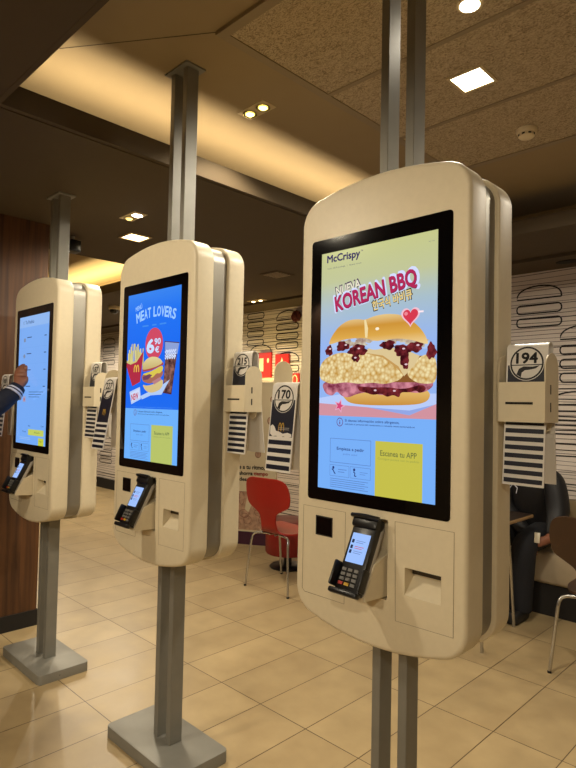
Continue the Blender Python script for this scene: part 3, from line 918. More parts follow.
# ------------------------------------------------------------------ table number tents
def tent(loc, number, label, length=.37, stripes=7, s0=.215, spread=(.006, .02), w=.107, splash=False, rz=0, m_pos=None, gap=.018):
    """folded plastic number card: front leaf, round fold, back leaf. origin = middle of the fold"""
    root = thing('table_number_tent', loc, label, 'table number', rz, 'table number tents in the kiosk holders')
    t = .0032; r = gap
    out = []
    f0, f1 = spread
    def leaf_pts(rr):
        P = [(-rr-f0, -length)]
        P += [(-rr*math.cos(a), -r+rr*math.sin(a)) for a in [PI*k/14 for k in range(15)]]
        P += [(rr+f1, -length+.002)]
        return P
    O = leaf_pts(r); I = leaf_pts(r-t)
    mb = MB(); mb.prism(O+I[::-1], fYZ, -w/2, w/2, M_white, smooth=False)
    body = mb.build('card', root, sharp=40)
    mb = MB()
    def F(l):
        # on the front leaf, b = distance below the fold
        def fn(a, b):
            y = -r-f0*max(0, (-b-r))/(length-r)
            return Vector((a, y-.0004-l*.0001, b))
        return fn
    cr = .0425; cz = -.054
    top_n = -.058; hw = w/2-.004
    mb.flat([(-hw, top_n), (hw, top_n), (hw, -s0), (-hw, -s0)], F(0), M_navy)
    mb.flat(circle(0, cz, cr+.003, n=36), F(1), M_white)
    mb.ribbon(circle(0, cz, cr-.001, n=36), .0045, F(2), M_ink, closed=True)
    mb.text(number, F(2), M_ink, 0, cz+.0005, width=.054, height=.027, bold=.035, align='CENTER')
    mb.flat([(-cr*.95, cz-.003), (cr*.95, cz-.003), (cr*.95, cz-.0055), (-cr*.95, cz-.0055)], F(2), M_ink)
    # the little hand under the number
    mb.flat([(-.026, cz-.029), (-.020, cz-.014), (-.008, cz-.008), (.016, cz-.009), (.034, cz-.006), (.024, cz-.014), (.008, cz-.017), (-.004, cz-.018), (-.012, cz-.024), (-.014, cz-.036)], F(3), M_ink)
    # golden arches
    mz = m_pos or -(.072+cr+s0)/2-.002
    for s in (-1, 1):
        P = [(s*.0062+.0056*math.cos(PI-PI*k/10), mz-.011+.026*math.sin(PI*k/10)**.7) for k in range(11)]
        mb.ribbon(P, .0024, F(2), M_gold)
    if splash:
        zz = -s0+.012
        P = [(-.050, zz+.020), (-.040, zz+.026), (-.030, zz+.018), (-.022, zz+.006), (-.008, zz+.004), (.010, zz-.002), (.030, zz+.002), (.048, zz-.002), (.050, zz-.010), (.030, zz-.014), (.012, zz-.010), (-.004, zz-.016), (-.02, zz-.010), (-.036, zz-.012), (-.048, zz-.004)]
        mb.flat(P, F(3), M_white)
        for k in range(2): mb.flat([(-.012, zz+.017-.005*k), (.036, zz+.017-.005*k), (.036, zz+.0155-.005*k), (-.012, zz+.0155-.005*k)], F(3), M_grey)
    rest = length-s0-.006
    p = rest/stripes
    for k in range(stripes):
        a = -s0-p*.42-k*p; b = a-p*.55
        mb.flat([(-hw, a), (hw, a), (hw, b), (-hw, b)], F(2), M_navy)
    mb.build('printed_face', body, sharp=0)
    return root
for key, num, lab, dz, sp in (('A', '194', 'white number tent 194 in the holder on the right side of the nearest kiosk', 0, .024),
                      ('B', '215', 'white number tent 215 in the holder on the right side of the middle kiosk', .032, .045),
                      ('C', '187', 'white number tent half hidden in the holder on the right side of the farthest kiosk', .028, .045)):
    k = kiosks[key].location
    tent((k.x+.3525, k.y+Y0+.2065, 1.632+dz), num, lab, length=.37+dz, s0=.215+dz, spread=(.026, sp))
tent((-.353, .024, 1.530), '170', 'white number tent 170 hanging in front of the nearest kiosk left side', length=.287, stripes=4, s0=.176, spread=(.028, .004), splash=True, gap=.021, w=.112)
tent((-1.1176-.347, .010, 1.565), '227', 'white number tent with striped foot hanging on the left side of the middle kiosk', length=.325, stripes=5, s0=.205, spread=(.055, .004), gap=.021)
tent((-2.2555-.345, -.045, 1.600), '188', 'white number tent behind the dark sleeve, on the left side of the farthest kiosk', length=.36, stripes=5, s0=.23, spread=(.03, .004), gap=.021)

# ------------------------------------------------------------------ chairs
def bistro_chair(name, loc, rz, m, label):
    root = thing(name, loc, label, 'chair', rz, 'bentwood chairs')
    # sheet swept along its profile; local: back towards -y, seat opens to +y
    prof = [(.40, .435, .15), (.385, .448, .185), (.33, .455, .200), (.25, .452, .205), (.16, .445, .200), (.09, .440, .165), (.045, .446, .115), (.015, .468, .085), (-.002, .50, .078), (-.012, .55, .076), (-.022, .60, .092), (-.030, .635, .150), (-.036, .665, .205), (-.044, .71, .222), (-.054, .77, .226), (-.066, .83, .212), (-.074, .865, .180), (-.078, .882, .12)]
    # resample
    def cr(p0, p1, p2, p3, t):
        return tuple(.5*((2*b)+(-a+c)*t+(2*a-5*b+4*c-d)*t*t+(-a+3*b-3*c+d)*t**3) for a, b, c, d in zip(p0, p1, p2, p3))
    R = []
    for i in range(len(prof)-1):
        p = [prof[max(0, min(len(prof)-1, i+j))] for j in (-1, 0, 1, 2)]
        for k in range(3): R.append(cr(*p, k/3))
    R.append(prof[-1])
    def sheet(rows, nm):
        mb = MB(); th = .011; N = 12
        top, bot = [], []
        for i, (y, z, w) in enumerate(rows):
            a = rows[max(0, i-1)]; b = rows[min(len(rows)-1, i+1)]
            dy, dz = b[0]-a[0], b[1]-a[1]; l = math.hypot(dy, dz)
            ny, nz = -dz/l, dy/l          # normal of the sheet
            if i and False: pass
            vertical = abs(dz)/l
            ta, ba = [], []
            for k in range(N+1):
                x = (2*k/N-1)*w
                bow = (x/.22)**2*(.03*vertical+.012*(1-vertical))
                py = y+bow*vertical; pz = z+bow*(1-vertical)*.6
                ta.append(mb.bm.verts.new((x, py+ny*th/2, pz+nz*th/2))); ba.append(mb.bm.verts.new((x, py-ny*th/2, pz-nz*th/2)))
            top.append(ta); bot.append(ba)
        for G, fl in ((top, False), (bot, True)):
            for i in range(len(G)-1):
                for k in range(N):
                    q = [G[i][k], G[i][k+1], G[i+1][k+1], G[i+1][k]]
                    mb.face(q[::-1] if fl else q, m, True)
        for i in range(len(top)-1):
            for k in (0, N):
                mb.face([top[i][k], top[i+1][k], bot[i+1][k], bot[i][k]], m)
        for i in (0, len(top)-1):
            for k in range(N): mb.face([top[i][k], top[i][k+1], bot[i][k+1], bot[i][k]], m)
        bmesh.ops.recalc_face_normals(mb.bm, faces=mb.bm.faces[:])
        return mb.build(nm, root, sharp=50)
    cut = 22
    sheet(R[:cut+1], 'seat'); sheet(R[cut:], 'backrest')
    for sx in (-1, 1):
        for sy, fy in ((-1, -.02), (1, .42)):
            yb = .06 if sy < 0 else .30
            mb = MB()
            P = [(sx*.03, yb+.02*sy*-1, .428), (sx*.10, yb, .428), (sx*.155, yb+.02*sy, .426)]
            bend = [(sx*.155, yb+.02*sy, .426), (sx*.185, yb+.05*sy, .395)]
            foot = (sx*.225, fy, 0)
            P += [(sx*.178, yb+.035*sy, .415), (sx*.188, yb+.045*sy, .395), (sx*.193, yb+.052*sy, .36), foot]
            mb.tube(P, .0095, M_chrome, n=10)
            leg = mb.build('leg', root)
            mb = MB(); mb.lathe([(.011, .0), (.011, .012)], (foot[0], foot[1], 0), M_black, n=12); mb.build('foot_cap', leg)
    mb = MB(); mb.lathe([(.06, .428), (.06, .436)], (0, .18, 0), M_black, n=20)
    mb.tube([(-.03, .04, .428), (-.02, .18, .428), (-.03, .30, .428)], .008, M_chrome); mb.tube([(.03, .04, .428), (.02, .18, .428), (.03, .30, .428)], .008, M_chrome)
    mb.build('under_frame', root)
    return root
bistro_chair('bistro_chair', (-2.33, 1.84, 0), math.radians(4), M_red, 'red moulded chair on chrome legs, seen between the middle and nearest kiosks')
bistro_chair('bistro_chair', (-.045, 2.05, 0), math.radians(-3), M_brown, 'dark brown moulded chair on chrome legs at the right edge')

# round stool behind the red chair
root = thing('round_stool', (-2.70, 2.44, 0), 'round red vinyl stool on a black pedestal behind the red chair', 'stool')
mb = MB(); mb.lathe([(.195, .13), (.205, .15), (.205, .37), (.198, .385)], (0, 0, 0), M_redv, n=40); mb.build('drum', root)
mb = MB(); mb.lathe([(.205, .385), (.212, .395), (.212, .41), (.19, .425), (.05, .43)], (0, 0, 0), M_maroon, n=40); mb.build('cushion', root)
mb = MB(); mb.lathe([(.035, .02), (.035, .13)], (0, 0, 0), M_black, n=24); mb.build('pedestal', root)
mb = MB(); mb.lathe([(.16, 0), (.165, .008), (.15, .018), (.04, .028)], (0, 0, 0), M_black, n=40); mb.build('base', root)

# poster partition
root = thing('poster_partition', (-3.30, 2.86, 0), 'cream poster partition with printed text and a purple foot, behind the red chair', 'partition', math.radians(30))
mb = MB(); mb.box(-1.3, 0, 0, .04, .13, 1.68, M_posterb, bev=.003, seg=1)
y = XZ(-.0005); y2 = XZ(-.0012); y3 = XZ(-.0019)
mb.flat([(-1.3, .15), (0, .15), (0, .535), (-1.3, .535)], y, M_posterp)
rp = random.Random(11)
for k in range(40):
    x, zz = rp.uniform(-1.24, -.06), rp.uniform(.2, .49)
    mb.ribbon(circle(x, zz, rp.uniform(.02, .06), rp.uniform(.02, .07), 16), .004, y2, M_poster_l, closed=True)
mb.flat([(-.33, .36), (-.30, .53), (-.25, .53), (-.26, .40), (-.29, .33)], y3, M_posterb)
mb.flat([(-.17, .15), (-.10, .24), (-.05, .20), (-.02, .15)], y3, M_posterb)
mb.ribbon([(-1.3, .538), (0, .538)], .006, y2, M_poster_l)
for x, zz, sz in ((-.245, .615, .025), (-.06, 1.02, .03), (-.2, .93, .03), (-.09, .885, .022), (-.07, 1.28, .035), (-.25, 1.2, .04), (-.05, 1.5, .028), (-.4, 1.35, .04), (-.6, 1.1, .04), (-.04, .62, .02)):
    mb.flat(circle(x, zz, sz, sz*1.15, 18), y2, M_posterp); mb.ribbon(circle(x, zz, sz, sz*1.15, 18), .005, y3, M_poster_l, closed=True)
mb.text('Pide a tu ritmo,', y2, M_ink, -.125, .768, width=.345, height=.048, bold=.035, align='RIGHT')
mb.text('ahorra', y2, M_ink, -.405, .712, width=.15, height=.038, bold=.035)
mb.text('tiempo', y2, M_posterr, -.24, .702, width=.15, height=.046, bold=.035)
mb.text('desde', y2, M_ink, -.395, .650, width=.135, height=.038, bold=.035)
mb.build('poster_panel', root)
mb = MB(); mb.box(-1.3, 0, -.004, .044, 0, .13, M_purple); mb.build('foot_band', root)

# small red signs and the red ornament on the patterned wall
def wall_sign(x, z, w, h, label, art):
    root = thing('wall_sign', (x, RY1-.02, z), label, 'wall sign', group='red signs on the patterned wall')
    mb = MB(); mb.box(-w/2, w/2, -.012, .014, -h/2, h/2, M_redsign, bev=.002, seg=1); mb.build('panel', root)
    mb = MB(); y = XZ(-.0128)
    if art == 0:
        mb.flat([(-w*.5+.01, -h*.25), (-w*.1, -h*.25), (-w*.1, h*.28), (-w*.5+.01, h*.28)], y, M_signw); mb.flat(circle(w*.28, h*.18, .02, .03, 14), y, M_signw)
    elif art == 1:
        mb.flat([(-w*.14, -h*.45), (w*.18, -h*.45), (w*.10, h*.1), (w*.02, h*.32), (-w*.06, h*.1)], y, M_signw)
    else:
        mb.ribbon(circle(0, 0, w*.3, h*.36, 20), .012, y, M_signw, closed=True)
    mb.build('artwork', root, sharp=0)
wall_sign(-4.14, 1.92, .21, .30, 'tall red wall sign just right of number tent 215', 0)
wall_sign(-3.85, 1.94, .22, .20, 'small red wall sign above the rounded holder of number tent 170', 1)
wall_sign(-3.63, 1.73, .12, .16, 'lowest red wall sign, with a pale ring, beside the nearest kiosk left edge', 2)
root = thing('wall_ornament', (-3.63, RY1-.03, 2.465), 'dark red round ornament on a burger outline of the patterned wall', 'ornament')
mb = MB(); rr = random.Random(4)
for k in range(9):
    a = 2*PI*k/8; q = (.04*math.cos(a), -.0, .035*math.sin(a)) if k < 8 else (0, -.012, 0)
    mb.lathe([(.004, -.02), (.03, -.012), (.035, .0), (.03, .012), (.01, .02)], q, M_dkred, n=12, axis='y')
mb.build('rosette', root)

# ------------------------------------------------------------------ right corner: banquette, table
root = thing('banquette', (.2, 3.2, 0), 'cream upholstered bench along the patterned wall at the right', 'bench')
mb = MB(); mb.box(-2.1, 1.6, -.27, .26, .22, .45, M_banq, bev=.03, seg=3); mb.build('seat_cushion', root)
mb = MB(); mb.box(-2.1, 1.6, .18, .262, .45, .76, M_bback, bev=.01); mb.build('backrest', root)
mb = MB(); mb.box(-2.1, 1.6, -.25, .24, 0, .22, M_gap); mb.build('plinth_and_shade', root)  # dark kick brought forward to stand in for the floor shadow under the bench
root = thing('cafe_table', (-1.05, 2.37, 0), 'cafe table with light wood edge and thin steel legs behind the nearest kiosk', 'table')
mb = MB(); mb.box(-.40, .40, -.40, .40, .706, .728, M_tablew, bev=.006); mb.box(-.395, .395, -.395, .395, .728, .730, M_tabled); mb.build('tabletop', root)
for x, y in ((-.34, -.36), (.40, -.36), (-.34, .20), (.355, .19)):
    mb = MB(); mb.tube([(x*.88, y*.9, .706), (x*.96, y*.97, .3), (x, y, 0)], .010, M_chrome); mb.build('leg', root)

# ------------------------------------------------------------------ people
def fingers(V, E, wrist, knuck, dirs, r0=.0085):
    pass
def chain(name, P, m, parent):
    P = [P[0]]+P+[P[-1]]
    a, b = Vector(P[0][:3]), Vector(P[2][:3]); P[0] = tuple(a+(a-b)*.04)+(P[0][3],)
    a, b = Vector(P[-1][:3]), Vector(P[-3][:3]); P[-1] = tuple(a+(a-b)*.03)+(P[-1][3],)
    return skin(name, P, [(i, i+1) for i in range(len(P)-1)], m, parent)
def hair_cap(c, face, parent):
    bm = bmesh.new(); bmesh.ops.create_icosphere(bm, subdivisions=4, radius=1)
    f = Vector(face).normalized()
    for v in bm.verts:
        n = v.co.copy()
        r = 1+.025*math.sin(n.x*23)*math.sin(n.z*19+n.y*17)
        fr = n.dot(f)
        # hairline: high over the brow, low at the nape
        lim = .45 if fr > .35 else (.45+(.35-fr)*-.85)
        z = n.z
        if z < lim: r *= max(.55, 1-(lim-z)*1.1)
        v.co = Vector((n.x*.086, n.y*.103, n.z*.108))*r-f*.010
    mb = MB(); mb.merge(bm, M_hair, Matrix.Translation(c), smooth=True)
    return mb.build('hair', parent)
# -- standing person at the left, only the right forearm and hand reach into view
def person_standing():
    root = thing('person', (-2.60, -.56, 0), 'person in a navy sleeve with white striped cuff touching the farthest kiosk screen', 'person')
    ox, oy = -2.60, -.56
    L = lambda x, y, z, r: (x-ox, y-oy, z, r)
    V = []; E = []
    def add(v, p=None):
        V.append(v); i = len(V)-1
        if p is not None: E.append((p, i))
        return i
    pel = add((0, 0, .93, (.105, .075)))
    w = add((0, 0, 1.08, (.10, .07)), pel); ch = add((0, -.005, 1.27, (.10, .07)), w); nb = add((0, .0, 1.41, .07), ch)
    nk = add((0, .012, 1.47, .05), nb); hd = add((0, .02, 1.555, (.080, .094)), nk); ht = add((0, .015, 1.655, (.066, .082)), hd)
    nose = add((0, .108, 1.565, .014), hd)
    for s in (-1, 1):
        e = add((s*.078, .01, 1.565, .012), hd)
    # left arm hanging
    a = add((-.13, 0, 1.33, .040), ch); b = add((-.135, -.05, 1.12, .042), a); c = add((-.135, .05, .90, .034), b); d = add((-.135, .07, .83, (.03, .02)), c)
    for k in range(4): f = add((-.14, .05+.018*k, .76, .0085), d); add((-.13, .052+.018*k, .70+.008*abs(k-1.5), .0075), f)
    th = add((-.115, .105, .80, .010), d); add((-.105, .115, .755, .009), th)
    # right arm raised to the screen
    sh = add(L(-2.445, -.55, 1.355, .040), ch); el = add(L(-2.345, -.31, 1.345, .043), sh)
    fm = add(L(-2.318, -.19, 1.430, .038), el)
    wr = add(L(-2.325, -.094, 1.520, (.030, .026)), fm)
    pm = add(L(-2.348, -.074, 1.562, (.042, .028)), wr)
    kn = add(L(-2.364, -.060, 1.598, (.046, .024)), pm)
    # four fingers: index reaching to the glass, others curled
    tip = [((-2.330, -.046, 1.634), (-2.372, -.024, 1.638), (-2.412, -.0115, 1.602)),
           ((-2.366, -.050, 1.642), (-2.390, -.022, 1.634), (-2.396, -.028, 1.604)),
           ((-2.394, -.050, 1.636), (-2.416, -.025, 1.624), (-2.414, -.032, 1.596)),
           ((-2.418, -.052, 1.622), (-2.434, -.030, 1.608), (-2.428, -.038, 1.586))]
    for q in tip:
        p = kn
        for j, t in enumerate(q): p = add(L(*t, (.0150, .0135, .0115)[j]), p)
    t1 = add(L(-2.318, -.050, 1.566, .014), pm); t2 = add(L(-2.338, -.028, 1.585, .012), t1); add(L(-2.362, -.020, 1.596, .010), t2)
    # legs
    for s in (-1, 1):
        h = add((s*.09, 0, .84, .065), pel); k = add((s*.10, .01, .49, .050), h); an = add((s*.10, -.02, .09, .040), k); add((s*.105, .10, .035, (.035, .028)), an)
    body = skin('body', V, E, M_skin, root)
    # jacket, following torso and arms
    V2 = []; E2 = []
    def a2(v, p=None):
        V2.append(v); i = len(V2)-1
        if p is not None: E2.append((p, i))
        return i
    jk = chain('jacket', [(0, 0, .84, (.175, .14)), (0, 0, 1.08, (.165, .13)), (0, 0, 1.28, (.180, .135)), (0, 0, 1.39, (.14, .10)), (0, .004, 1.435, (.075, .068))], M_jacket, root)
    chain('sleeve', [(-.06, 0, 1.345, .080), (-.145, 0, 1.33, .074), (-.155, -.05, 1.12, .060), (-.148, .045, .90, .050)], M_jacket, jk)
    chain('sleeve', [(.06, 0, 1.345, .084), (.12, 0, 1.350, .086), L(-2.43, -.545, 1.365, .074), L(-2.345, -.31, 1.345, .068), L(-2.318, -.19, 1.428, .062), L(-2.319, -.116, 1.494, .049)], M_jacket, jk)
    # striped cuff
    mb = MB()
    A = Vector(L(-2.317, -.126, 1.482, 0)[:3]); B = Vector(L(-2.325, -.094, 1.522, 0)[:3])
    for k, (t0, t1, m) in enumerate(((0, .22, M_cuffw), (.22, .38, M_jacket), (.38, .56, M_cuffw), (.56, 1, M_jacket))):
        mb.tube([A.lerp(B, t0), A.lerp(B, t1)], [.052-.012*t0, .052-.012*t1], m, n=24, cap=(k in (0, 3)))
    mb.build('cuff', jk)
    tr = chain('trousers', [(0, 0, .78, (.15, .115)), (0, 0, .90, (.15, .115)), (0, 0, 1.0, (.14, .11))], M_denim, root)
    for q in (-1, 1): chain('trouser_leg', [(q*.075, 0, .86, .088), (q*.095, 0, .70, .092), (q*.10, .01, .49, .078), (q*.10, -.02, .07, .068)], M_denim, tr)
    for s in (-1, 1):
        mb = MB(); mb.box(s*.105-.045, s*.105+.045, -.08, .17, 0.0, .085, M_shoe, bev=.028, seg=3); mb.build('shoe', root)
    hair_cap((0, .015, 1.595), (0, 1, 0), root)
    for s in (-1, 1):
        mb = MB(); mb.lathe([(.002, -.003), (.008, .0), (.002, .004)], (s*.030, .100, 1.59), M_black, n=10, axis='y'); mb.build('eye', root)
    mb = MB(); mb.tube([(-.022, .098, 1.515), (0, .104, 1.513), (.022, .098, 1.515)], .004, M_redv); mb.build('mouth', root)
    return root
person_standing()

def person_seated():
    root = thing('person', (-.80, 3.16, 0), 'person in a black jacket seated on the bench behind the nearest kiosk, leaning forward', 'person')
    V = []; E = []
    def add(v, p=None):
        V.append(v); i = len(V)-1
        if p is not None: E.append((p, i))
        return i
    # hips on the bench, leaning forward (towards -y) and a little to +x
    pel = add((0, 0, .55, (.14, .11)))
    w = add((.01, -.03, .69, (.125, .10)), pel); ch = add((.03, -.10, .88, (.14, .11)), w); nb = add((.04, -.15, 1.02, .065), ch)
    nk = add((.045, -.175, 1.08, .05), nb); hd = add((.05, -.20, 1.165, (.080, .094)), nk); ht = add((.05, -.20, 1.265, (.066, .082)), hd)
    add((.06, -.295, 1.165, .014), hd)
    for s in (-1, 1): add((.05+s*.078, -.19, 1.17, .012), hd)
    hands = ((.190, -.36, .53), (.125, -.37, .485))
    for s, hp in ((1, hands[0]), (-1, hands[1])):
        a = add((.03+s*.150, -.12, .96, .045), ch); b = add((.03+s*.19, -.16, .72, .032), a); c = add((hp[0]+s*.035, hp[1]+.07, hp[2]+.035, .032), b)
        d = add((hp[0], hp[1], hp[2], (.034, .024)), c)
        for k in range(4):
            f = add((hp[0]-s*.025, hp[1]-.012-.008*k, hp[2]+.022-.016*k, .0095), d); add((hp[0]-s*.05, hp[1]+.004-.006*k, hp[2]+.018-.016*k, .008), f)
        t = add((hp[0]-s*.012, hp[1]+.004, hp[2]+.034, .011), d); add((hp[0]-s*.03, hp[1]-.004, hp[2]+.045, .009), t)
    for s in (-1, 1):
        h = add((s*.09, -.02, .54, .085), pel); k = add((s*.11-.02, -.42, .52, .062), h); an = add((s*.10-.02, -.44, .10, .042), k); add((s*.10-.02, -.54, .035, (.035, .028)), an)
    skin('body', V, E, M_skin, root)
    jk = chain('puffer_jacket', [(0, .0, .53, (.175, .14)), (.01, -.03, .70, (.165, .135)), (.03, -.10, .89, (.190, .145)), (.04, -.14, 1.0, (.14, .11)), (.043, -.16, 1.05, (.08, .075))], M_coat, root)
    for q, hp in ((1, hands[0]), (-1, hands[1])):
        chain('sleeve', [(.03+q*.09, -.115, .965, .085), (.03+q*.160, -.12, .94, .090), (.03+q*.205, -.16, .72, .085), (hp[0]+q*.05, hp[1]+.09, hp[2]+.045, .056)], M_coat, jk)
    mb = MB()   # pale drawing on the jacket front
    y = XZ(-.262)
    for P in ([(-.02, .99), (-.05, .95), (-.03, .91), (-.06, .87)], [(-.05, .95), (-.09, .93), (-.10, .88)], [(-.03, .91), (.0, .88), (-.01, .84)], [(-.09, .99), (-.07, .96), (-.05, .95)]):
        mb.tube([(a-.02, -.248-.02*(1-abs(b-.92)*6), b) for a, b in P], .0035, M_cuffw, n=6)
    mb.build('jacket_print', jk)
    tr = chain('trousers', [(0, .04, .545, (.17, .10)), (0, -.08, .54, (.17, .105))], M_denim, root)
    for q in (-1, 1): chain('trouser_leg', [(q*.085, -.02, .545, .098), (q*.10, -.20, .54, .100), (q*.115-.02, -.42, .52, .092), (q*.11-.02, -.44, .30, .086), (q*.105-.02, -.45, .07, .080)], M_denim, tr)
    for s in (-1, 1):
        mb = MB(); x = s*.10-.02; mb.box(x-.045, x+.045, -.60, -.37, 0, .085, M_shoe, bev=.028, seg=3); mb.build('shoe', root)
    hair_cap((.05, -.195, 1.20), (0, -1, 0), root)
    for s in (-1, 1):
        mb = MB(); mb.lathe([(.002, -.003), (.008, .0), (.002, .004)], (.055+s*.030, -.283, 1.195), M_black, n=10, axis='y'); mb.build('eye', root)
    mb = MB(); mb.tube([(.035, -.280, 1.12), (.057, -.286, 1.118), (.08, -.280, 1.12)], .004, M_redv); mb.build('mouth', root)
    ph = MB(); ph.box(-.018, .018, -.004, .004, -.035, .035, mat('pale_phone', 'C9BFA6', rough=.3), bev=.002)
    o = ph.build('phone'); o.location = (-.80+.180, 3.16-.405, .575); o.rotation_euler = (math.radians(-20), 0, .2)
    tag(o, 'small pale phone held upright by the seated person', 'phone')
    return root
person_seated()

# ------------------------------------------------------------------ lamps, detectors
def lamp(kind, loc, energy, color, size=.1, spot=None, rot=(0, 0, 0), sizey=None, blend=.4):
    d = bpy.data.lights.new('lamp', kind); d.energy = energy; d.color = color
    if kind == 'AREA':
        d.shape = 'RECTANGLE' if sizey else 'SQUARE'; d.size = size
        if sizey: d.size_y = sizey
        if spot: d.spread = math.radians(spot)
    else:
        d.shadow_soft_size = size
        if kind == 'SPOT': d.spot_size = math.radians(spot or 80); d.spot_blend = blend
    o = bpy.data.objects.new('lamp_light', d); COL.objects.link(o)
    o.location = loc; o.rotation_euler = rot
    return o
WARM = (1, .86, .64); NEUT = (1, .90, .72)

def square_light(x, y, z, s, label, em_m=M_emis_w, group=None):
    root = thing('square_ceiling_light', (x, y, z), label, 'ceiling light', group=group)
    mb = MB(); t = .014
    for a in ((-s/2-t, s/2+t, -s/2-t, -s/2), (-s/2-t, s/2+t, s/2, s/2+t), (-s/2-t, -s/2, -s/2, s/2), (s/2, s/2+t, -s/2, s/2)):
        mb.box(*a, -.006, 0, M_rim)
    mb.build('frame', root)
    mb = MB(); mb.box(-s/2, s/2, -s/2, s/2, -.003, 0, em_m); mb.build('diffuser', root)
def twin_spot(x, y, z, rz, label, em_m, d=.09, w=.19, lone=None):
    root = thing('twin_spotlight', (x, y, z), label, 'ceiling spotlight', rz, 'ceiling spotlights')
    mb = MB(); mb.box(-w/2, w/2, -d/2, d/2, -.004, 0, M_rim, bev=.001, seg=1); mb.build('plate', root)
    for s in (-1, 1):
        mb = MB(); mb.lathe([(.034, -.004), (.036, -.008), (.029, -.008), (.024, -.005)], (s*w*.25, 0, 0), M_refl, n=24); r = mb.build('reflector', root)
        k_ = 1.5 if s == lone else 1
        mb = MB(); mb.lathe([(.001, -.016), (.012*k_, -.015), (.022*k_, -.008)], (s*w*.25, 0, 0), em_m if (lone is None or s == lone) else M_emis_dim, n=20); mb.build('bulb', r)

square_light(-.22, .985, UP-.012, .135, 'square white ceiling light in the textured panels above the nearest kiosk')
lamp('SPOT', (-.22, .985, UP-.03), 110, NEUT, .07, 172, blend=.3)
twin_spot(-1.13, .545, UP, 0, 'twin spotlight in the raised ceiling right of the middle kiosk posts', mat('lamp_yellow', 'FFFFFF', emit='FFE680', es=5))
lamp('SPOT', (-1.13, .545, UP-.03), 45, WARM, .04, 130)
# single round spot cut by the top edge
root = thing('round_spotlight', (.0, .535, UP-.012), 'round bright spotlight at the top edge right of the nearest kiosk posts', 'ceiling spotlight')
mb = MB(); mb.lathe([(.045, 0), (.047, -.006), (.036, -.008)], (0, 0, 0), M_rim, n=28); mb.build('ring', root)
mb = MB(); mb.lathe([(.035, -.007), (.034, -.010), (.01, -.012)], (0, 0, 0), M_emis_w, n=24); mb.build('bulb', root)
lamp('SPOT', (0, .535, UP-.04), 22, NEUT, .04, 160)
square_light(-2.655, .79, LO, .14, 'square warm ceiling light behind the middle kiosk posts', M_emis_warm)
lamp('SPOT', (-2.655, .79, LO-.03), 85, WARM, .07, 165)
twin_spot(-2.25, .535, LO, math.radians(0), 'twin spotlight with one glaring bulb, left of the middle kiosk posts', M_emis_w, lone=1)
lamp('SPOT', (-2.21, .535, LO-.03), 50, NEUT, .03, 120)
twin_spot(-3.84, 3.03, LO, 0, 'farthest twin spotlight, over the patterned wall with red signs', M_emis_warm, w=.24)
lamp('SPOT', (-3.84, 3.0, LO-.03), 22, WARM, .03, 100)
root = thing('ceiling_vent', (-2.72, 2.25, LO), 'square dark air vent in the low ceiling right of the middle kiosk', 'air vent')
mb = MB(); mb.box(-.11, .11, -.11, .11, -.006, 0, M_soffit); mb.build('frame', root)
for k in range(5):
    mb = MB(); mb.box(-.09, .09, -.085+k*.036, -.065+k*.036, -.010, -.005, M_trimm); mb.build('slat', root)
mb = MB(); mb.box(-.092, .092, -.092, .092, -.0064, -.0058, M_gap); mb.build('dark_opening', root)
root = thing('round_vent', (-.60, 3.27, 2.585), 'dark oval vent in the bulkhead above the patterned wall at the right', 'air vent')
mb = MB(); mb.prism(circle(0, 0, .09, .05, 24), fXY, -.006, 0, M_gap); mb.build('grille', root)
# smoke detector
root = thing('smoke_detector', (-.235, 1.60, UP-.012), 'round ivory smoke detector on the textured ceiling panel', 'smoke detector')
mb = MB(); mb.lathe([(.052, 0), (.052, -.012), (.046, -.022)], (0, 0, 0), M_smoke, n=32); mb.build('base', root)
mb = MB(); mb.lathe([(.040, -.022), (.040, -.036), (.030, -.044), (.004, -.046)], (0, 0, 0), M_smoke, n=32)
for k in range(8):
    a = 2*PI*k/8; c, s = math.cos(a), math.sin(a)
    mb.box(-.007, .007, -.0015, .0015, -.034, -.026, M_gap, mtx=Matrix.Translation((c*.040, s*.040, 0)) @ Matrix.Rotation(a+PI/2, 4, 'Z'))
mb.build('dome', root)
# small speaker and dome camera on the low ceiling
root = thing('ceiling_speaker', (-2.98, .49, LO), 'small black speaker on the low ceiling beside the farthest kiosk post', 'speaker')
mb = MB(); mb.box(-.045, .045, -.04, .04, -.115, -.03, M_black, bev=.008); mb.build('housing', root)
mb = MB(); mb.tube([(0, 0, 0), (0, 0, -.035)], .012, M_grey); mb.build('bracket', root)
root = thing('ceiling_dome_camera', (-5.55, 2.22, LO), 'small dome camera under the far low ceiling, between the farthest and middle kiosks', 'camera')
mb = MB(); mb.lathe([(.07, 0), (.07, -.03), (.06, -.04)], (0, 0, 0), M_smoke, n=28); mb.build('housing', root)
mb = MB(); mb.lathe([(.055, -.04), (.05, -.065), (.03, -.085), (.005, -.09)], (0, 0, 0), M_glass, n=28); mb.build('dome', root)
root = thing('round_spotlight', (-5.75, 2.5, LO), 'tiny far spotlight beside the dome camera', 'ceiling spotlight')
mb = MB(); mb.lathe([(.05, 0), (.05, -.006), (.04, -.008)], (0, 0, 0), M_rim, n=24); mb.build('ring', root)
mb = MB(); mb.lathe([(.04, -.007), (.035, -.012), (.005, -.014)], (0, 0, 0), M_emis_warm, n=20); mb.build('bulb', root)
lamp('SPOT', (-5.75, 2.5, LO-.03), 160, WARM, .04, 168)
square_light(-7.5, 2.2, LO, .14, 'added square ceiling light far left, unseen behind the farthest kiosk', M_emis_warm, group='aisle ceiling lights')
lamp('SPOT', (-7.5, 2.2, LO-.03), 150, WARM, .06, 170)  # unseen lamp added to brighten the far left back wall

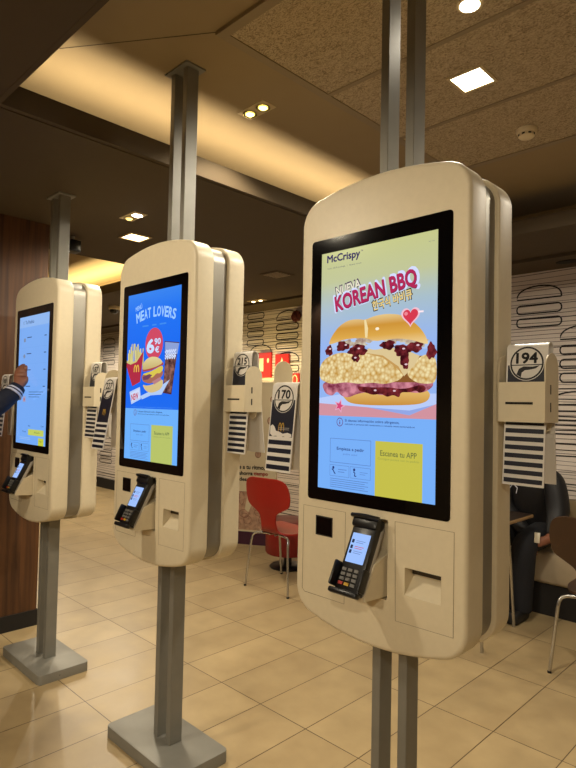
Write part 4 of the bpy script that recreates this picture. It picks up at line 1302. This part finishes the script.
# cove strips (hidden behind the lips, as the room has them)
def strip(x0, x1, y0, y1, e, axis, col=WARM):
    cx, cy = (x0+x1)/2, (y0+y1)/2
    return lamp('AREA', (cx, cy, LO+.034), e, col, size=abs(x1-x0), sizey=abs(y1-y0), rot=(PI, 0, 0))
strip(-1.51, -1.47, -.50, 2.40, 14, 'y', (1, .82, .56))
strip(O2[0]+.05, O2[1]-.05, O2[3]+.09, O2[3]+.13, 34, 'x', (1, .76, .36))
strip(O2[1]+.10, O2[1]+.14, O2[2], O2[3], 20, 'y', (1, .76, .36))
strip(.3, 2.1, 2.53, 2.57, 5, 'x')
# strip behind the poster partition, washing the patterned wall
lamp('AREA', (-3.95, 3.05, 1.60), 7, (1, .74, .26), size=1.0, sizey=.05, rot=(math.radians(115), 0, 0))
square_light(.95, 2.1, UP, .14, 'square ceiling light over the seats, outside the picture to the right', M_emis_warm, group='aisle ceiling lights')
lamp('SPOT', (.95, 2.1, UP-.03), 48, NEUT, .08, 176, blend=.25)
# downlights of the aisle where the photographer stands
for x, y, e in ((1.6, -2.3, 115), (-1.3, -1.35, 85), (0.1, -3.7, 165)):
    square_light(x, y, LO, .14, 'square ceiling light of the aisle, outside the picture', M_emis_warm, group='aisle ceiling lights')
    lamp('SPOT', (x, y, LO-.03), e, WARM, .08, 178, blend=.25)

twin_spot(-2.70, -3.15, LO, 0, 'twin spotlight of the aisle, outside the picture', mat('lamp_hot', 'FFFFFF', emit='FFEBC0', es=45))
lamp('SPOT', (-2.70, -3.15, LO-.03), 90, WARM, .03, 120)
w = bpy.data.worlds.new('world'); scene.world = w; w.use_nodes = True
w.node_tree.nodes['Background'].inputs['Color'].default_value = (1, .8, .55, 1)
w.node_tree.nodes['Background'].inputs['Strength'].default_value = .05

# ------------------------------------------------------------------ camera
cam = bpy.data.cameras.new('camera'); co = bpy.data.objects.new('camera', cam); COL.objects.link(co)
R = Vector((.712306, .701575, .020316)); U = Vector((.009388, -.038467, .999216)); F = Vector((-.701807, .711556, .033986))
m = Matrix.Identity(4)
for i in range(3):
    m[i][0] = R[i]; m[i][1] = U[i]; m[i][2] = -F[i]
m.translation = (.97126, -1.32612, 1.46)
co.matrix_world = m
cam.sensor_fit = 'VERTICAL'; cam.sensor_height = 36; cam.lens = 580.89/768*36; cam.clip_start = .02
scene.camera = co
vs = scene.view_settings
vs.view_transform = 'Standard'; vs.look = 'None'; vs.exposure = 0; vs.gamma = 1; vs.use_curve_mapping = False
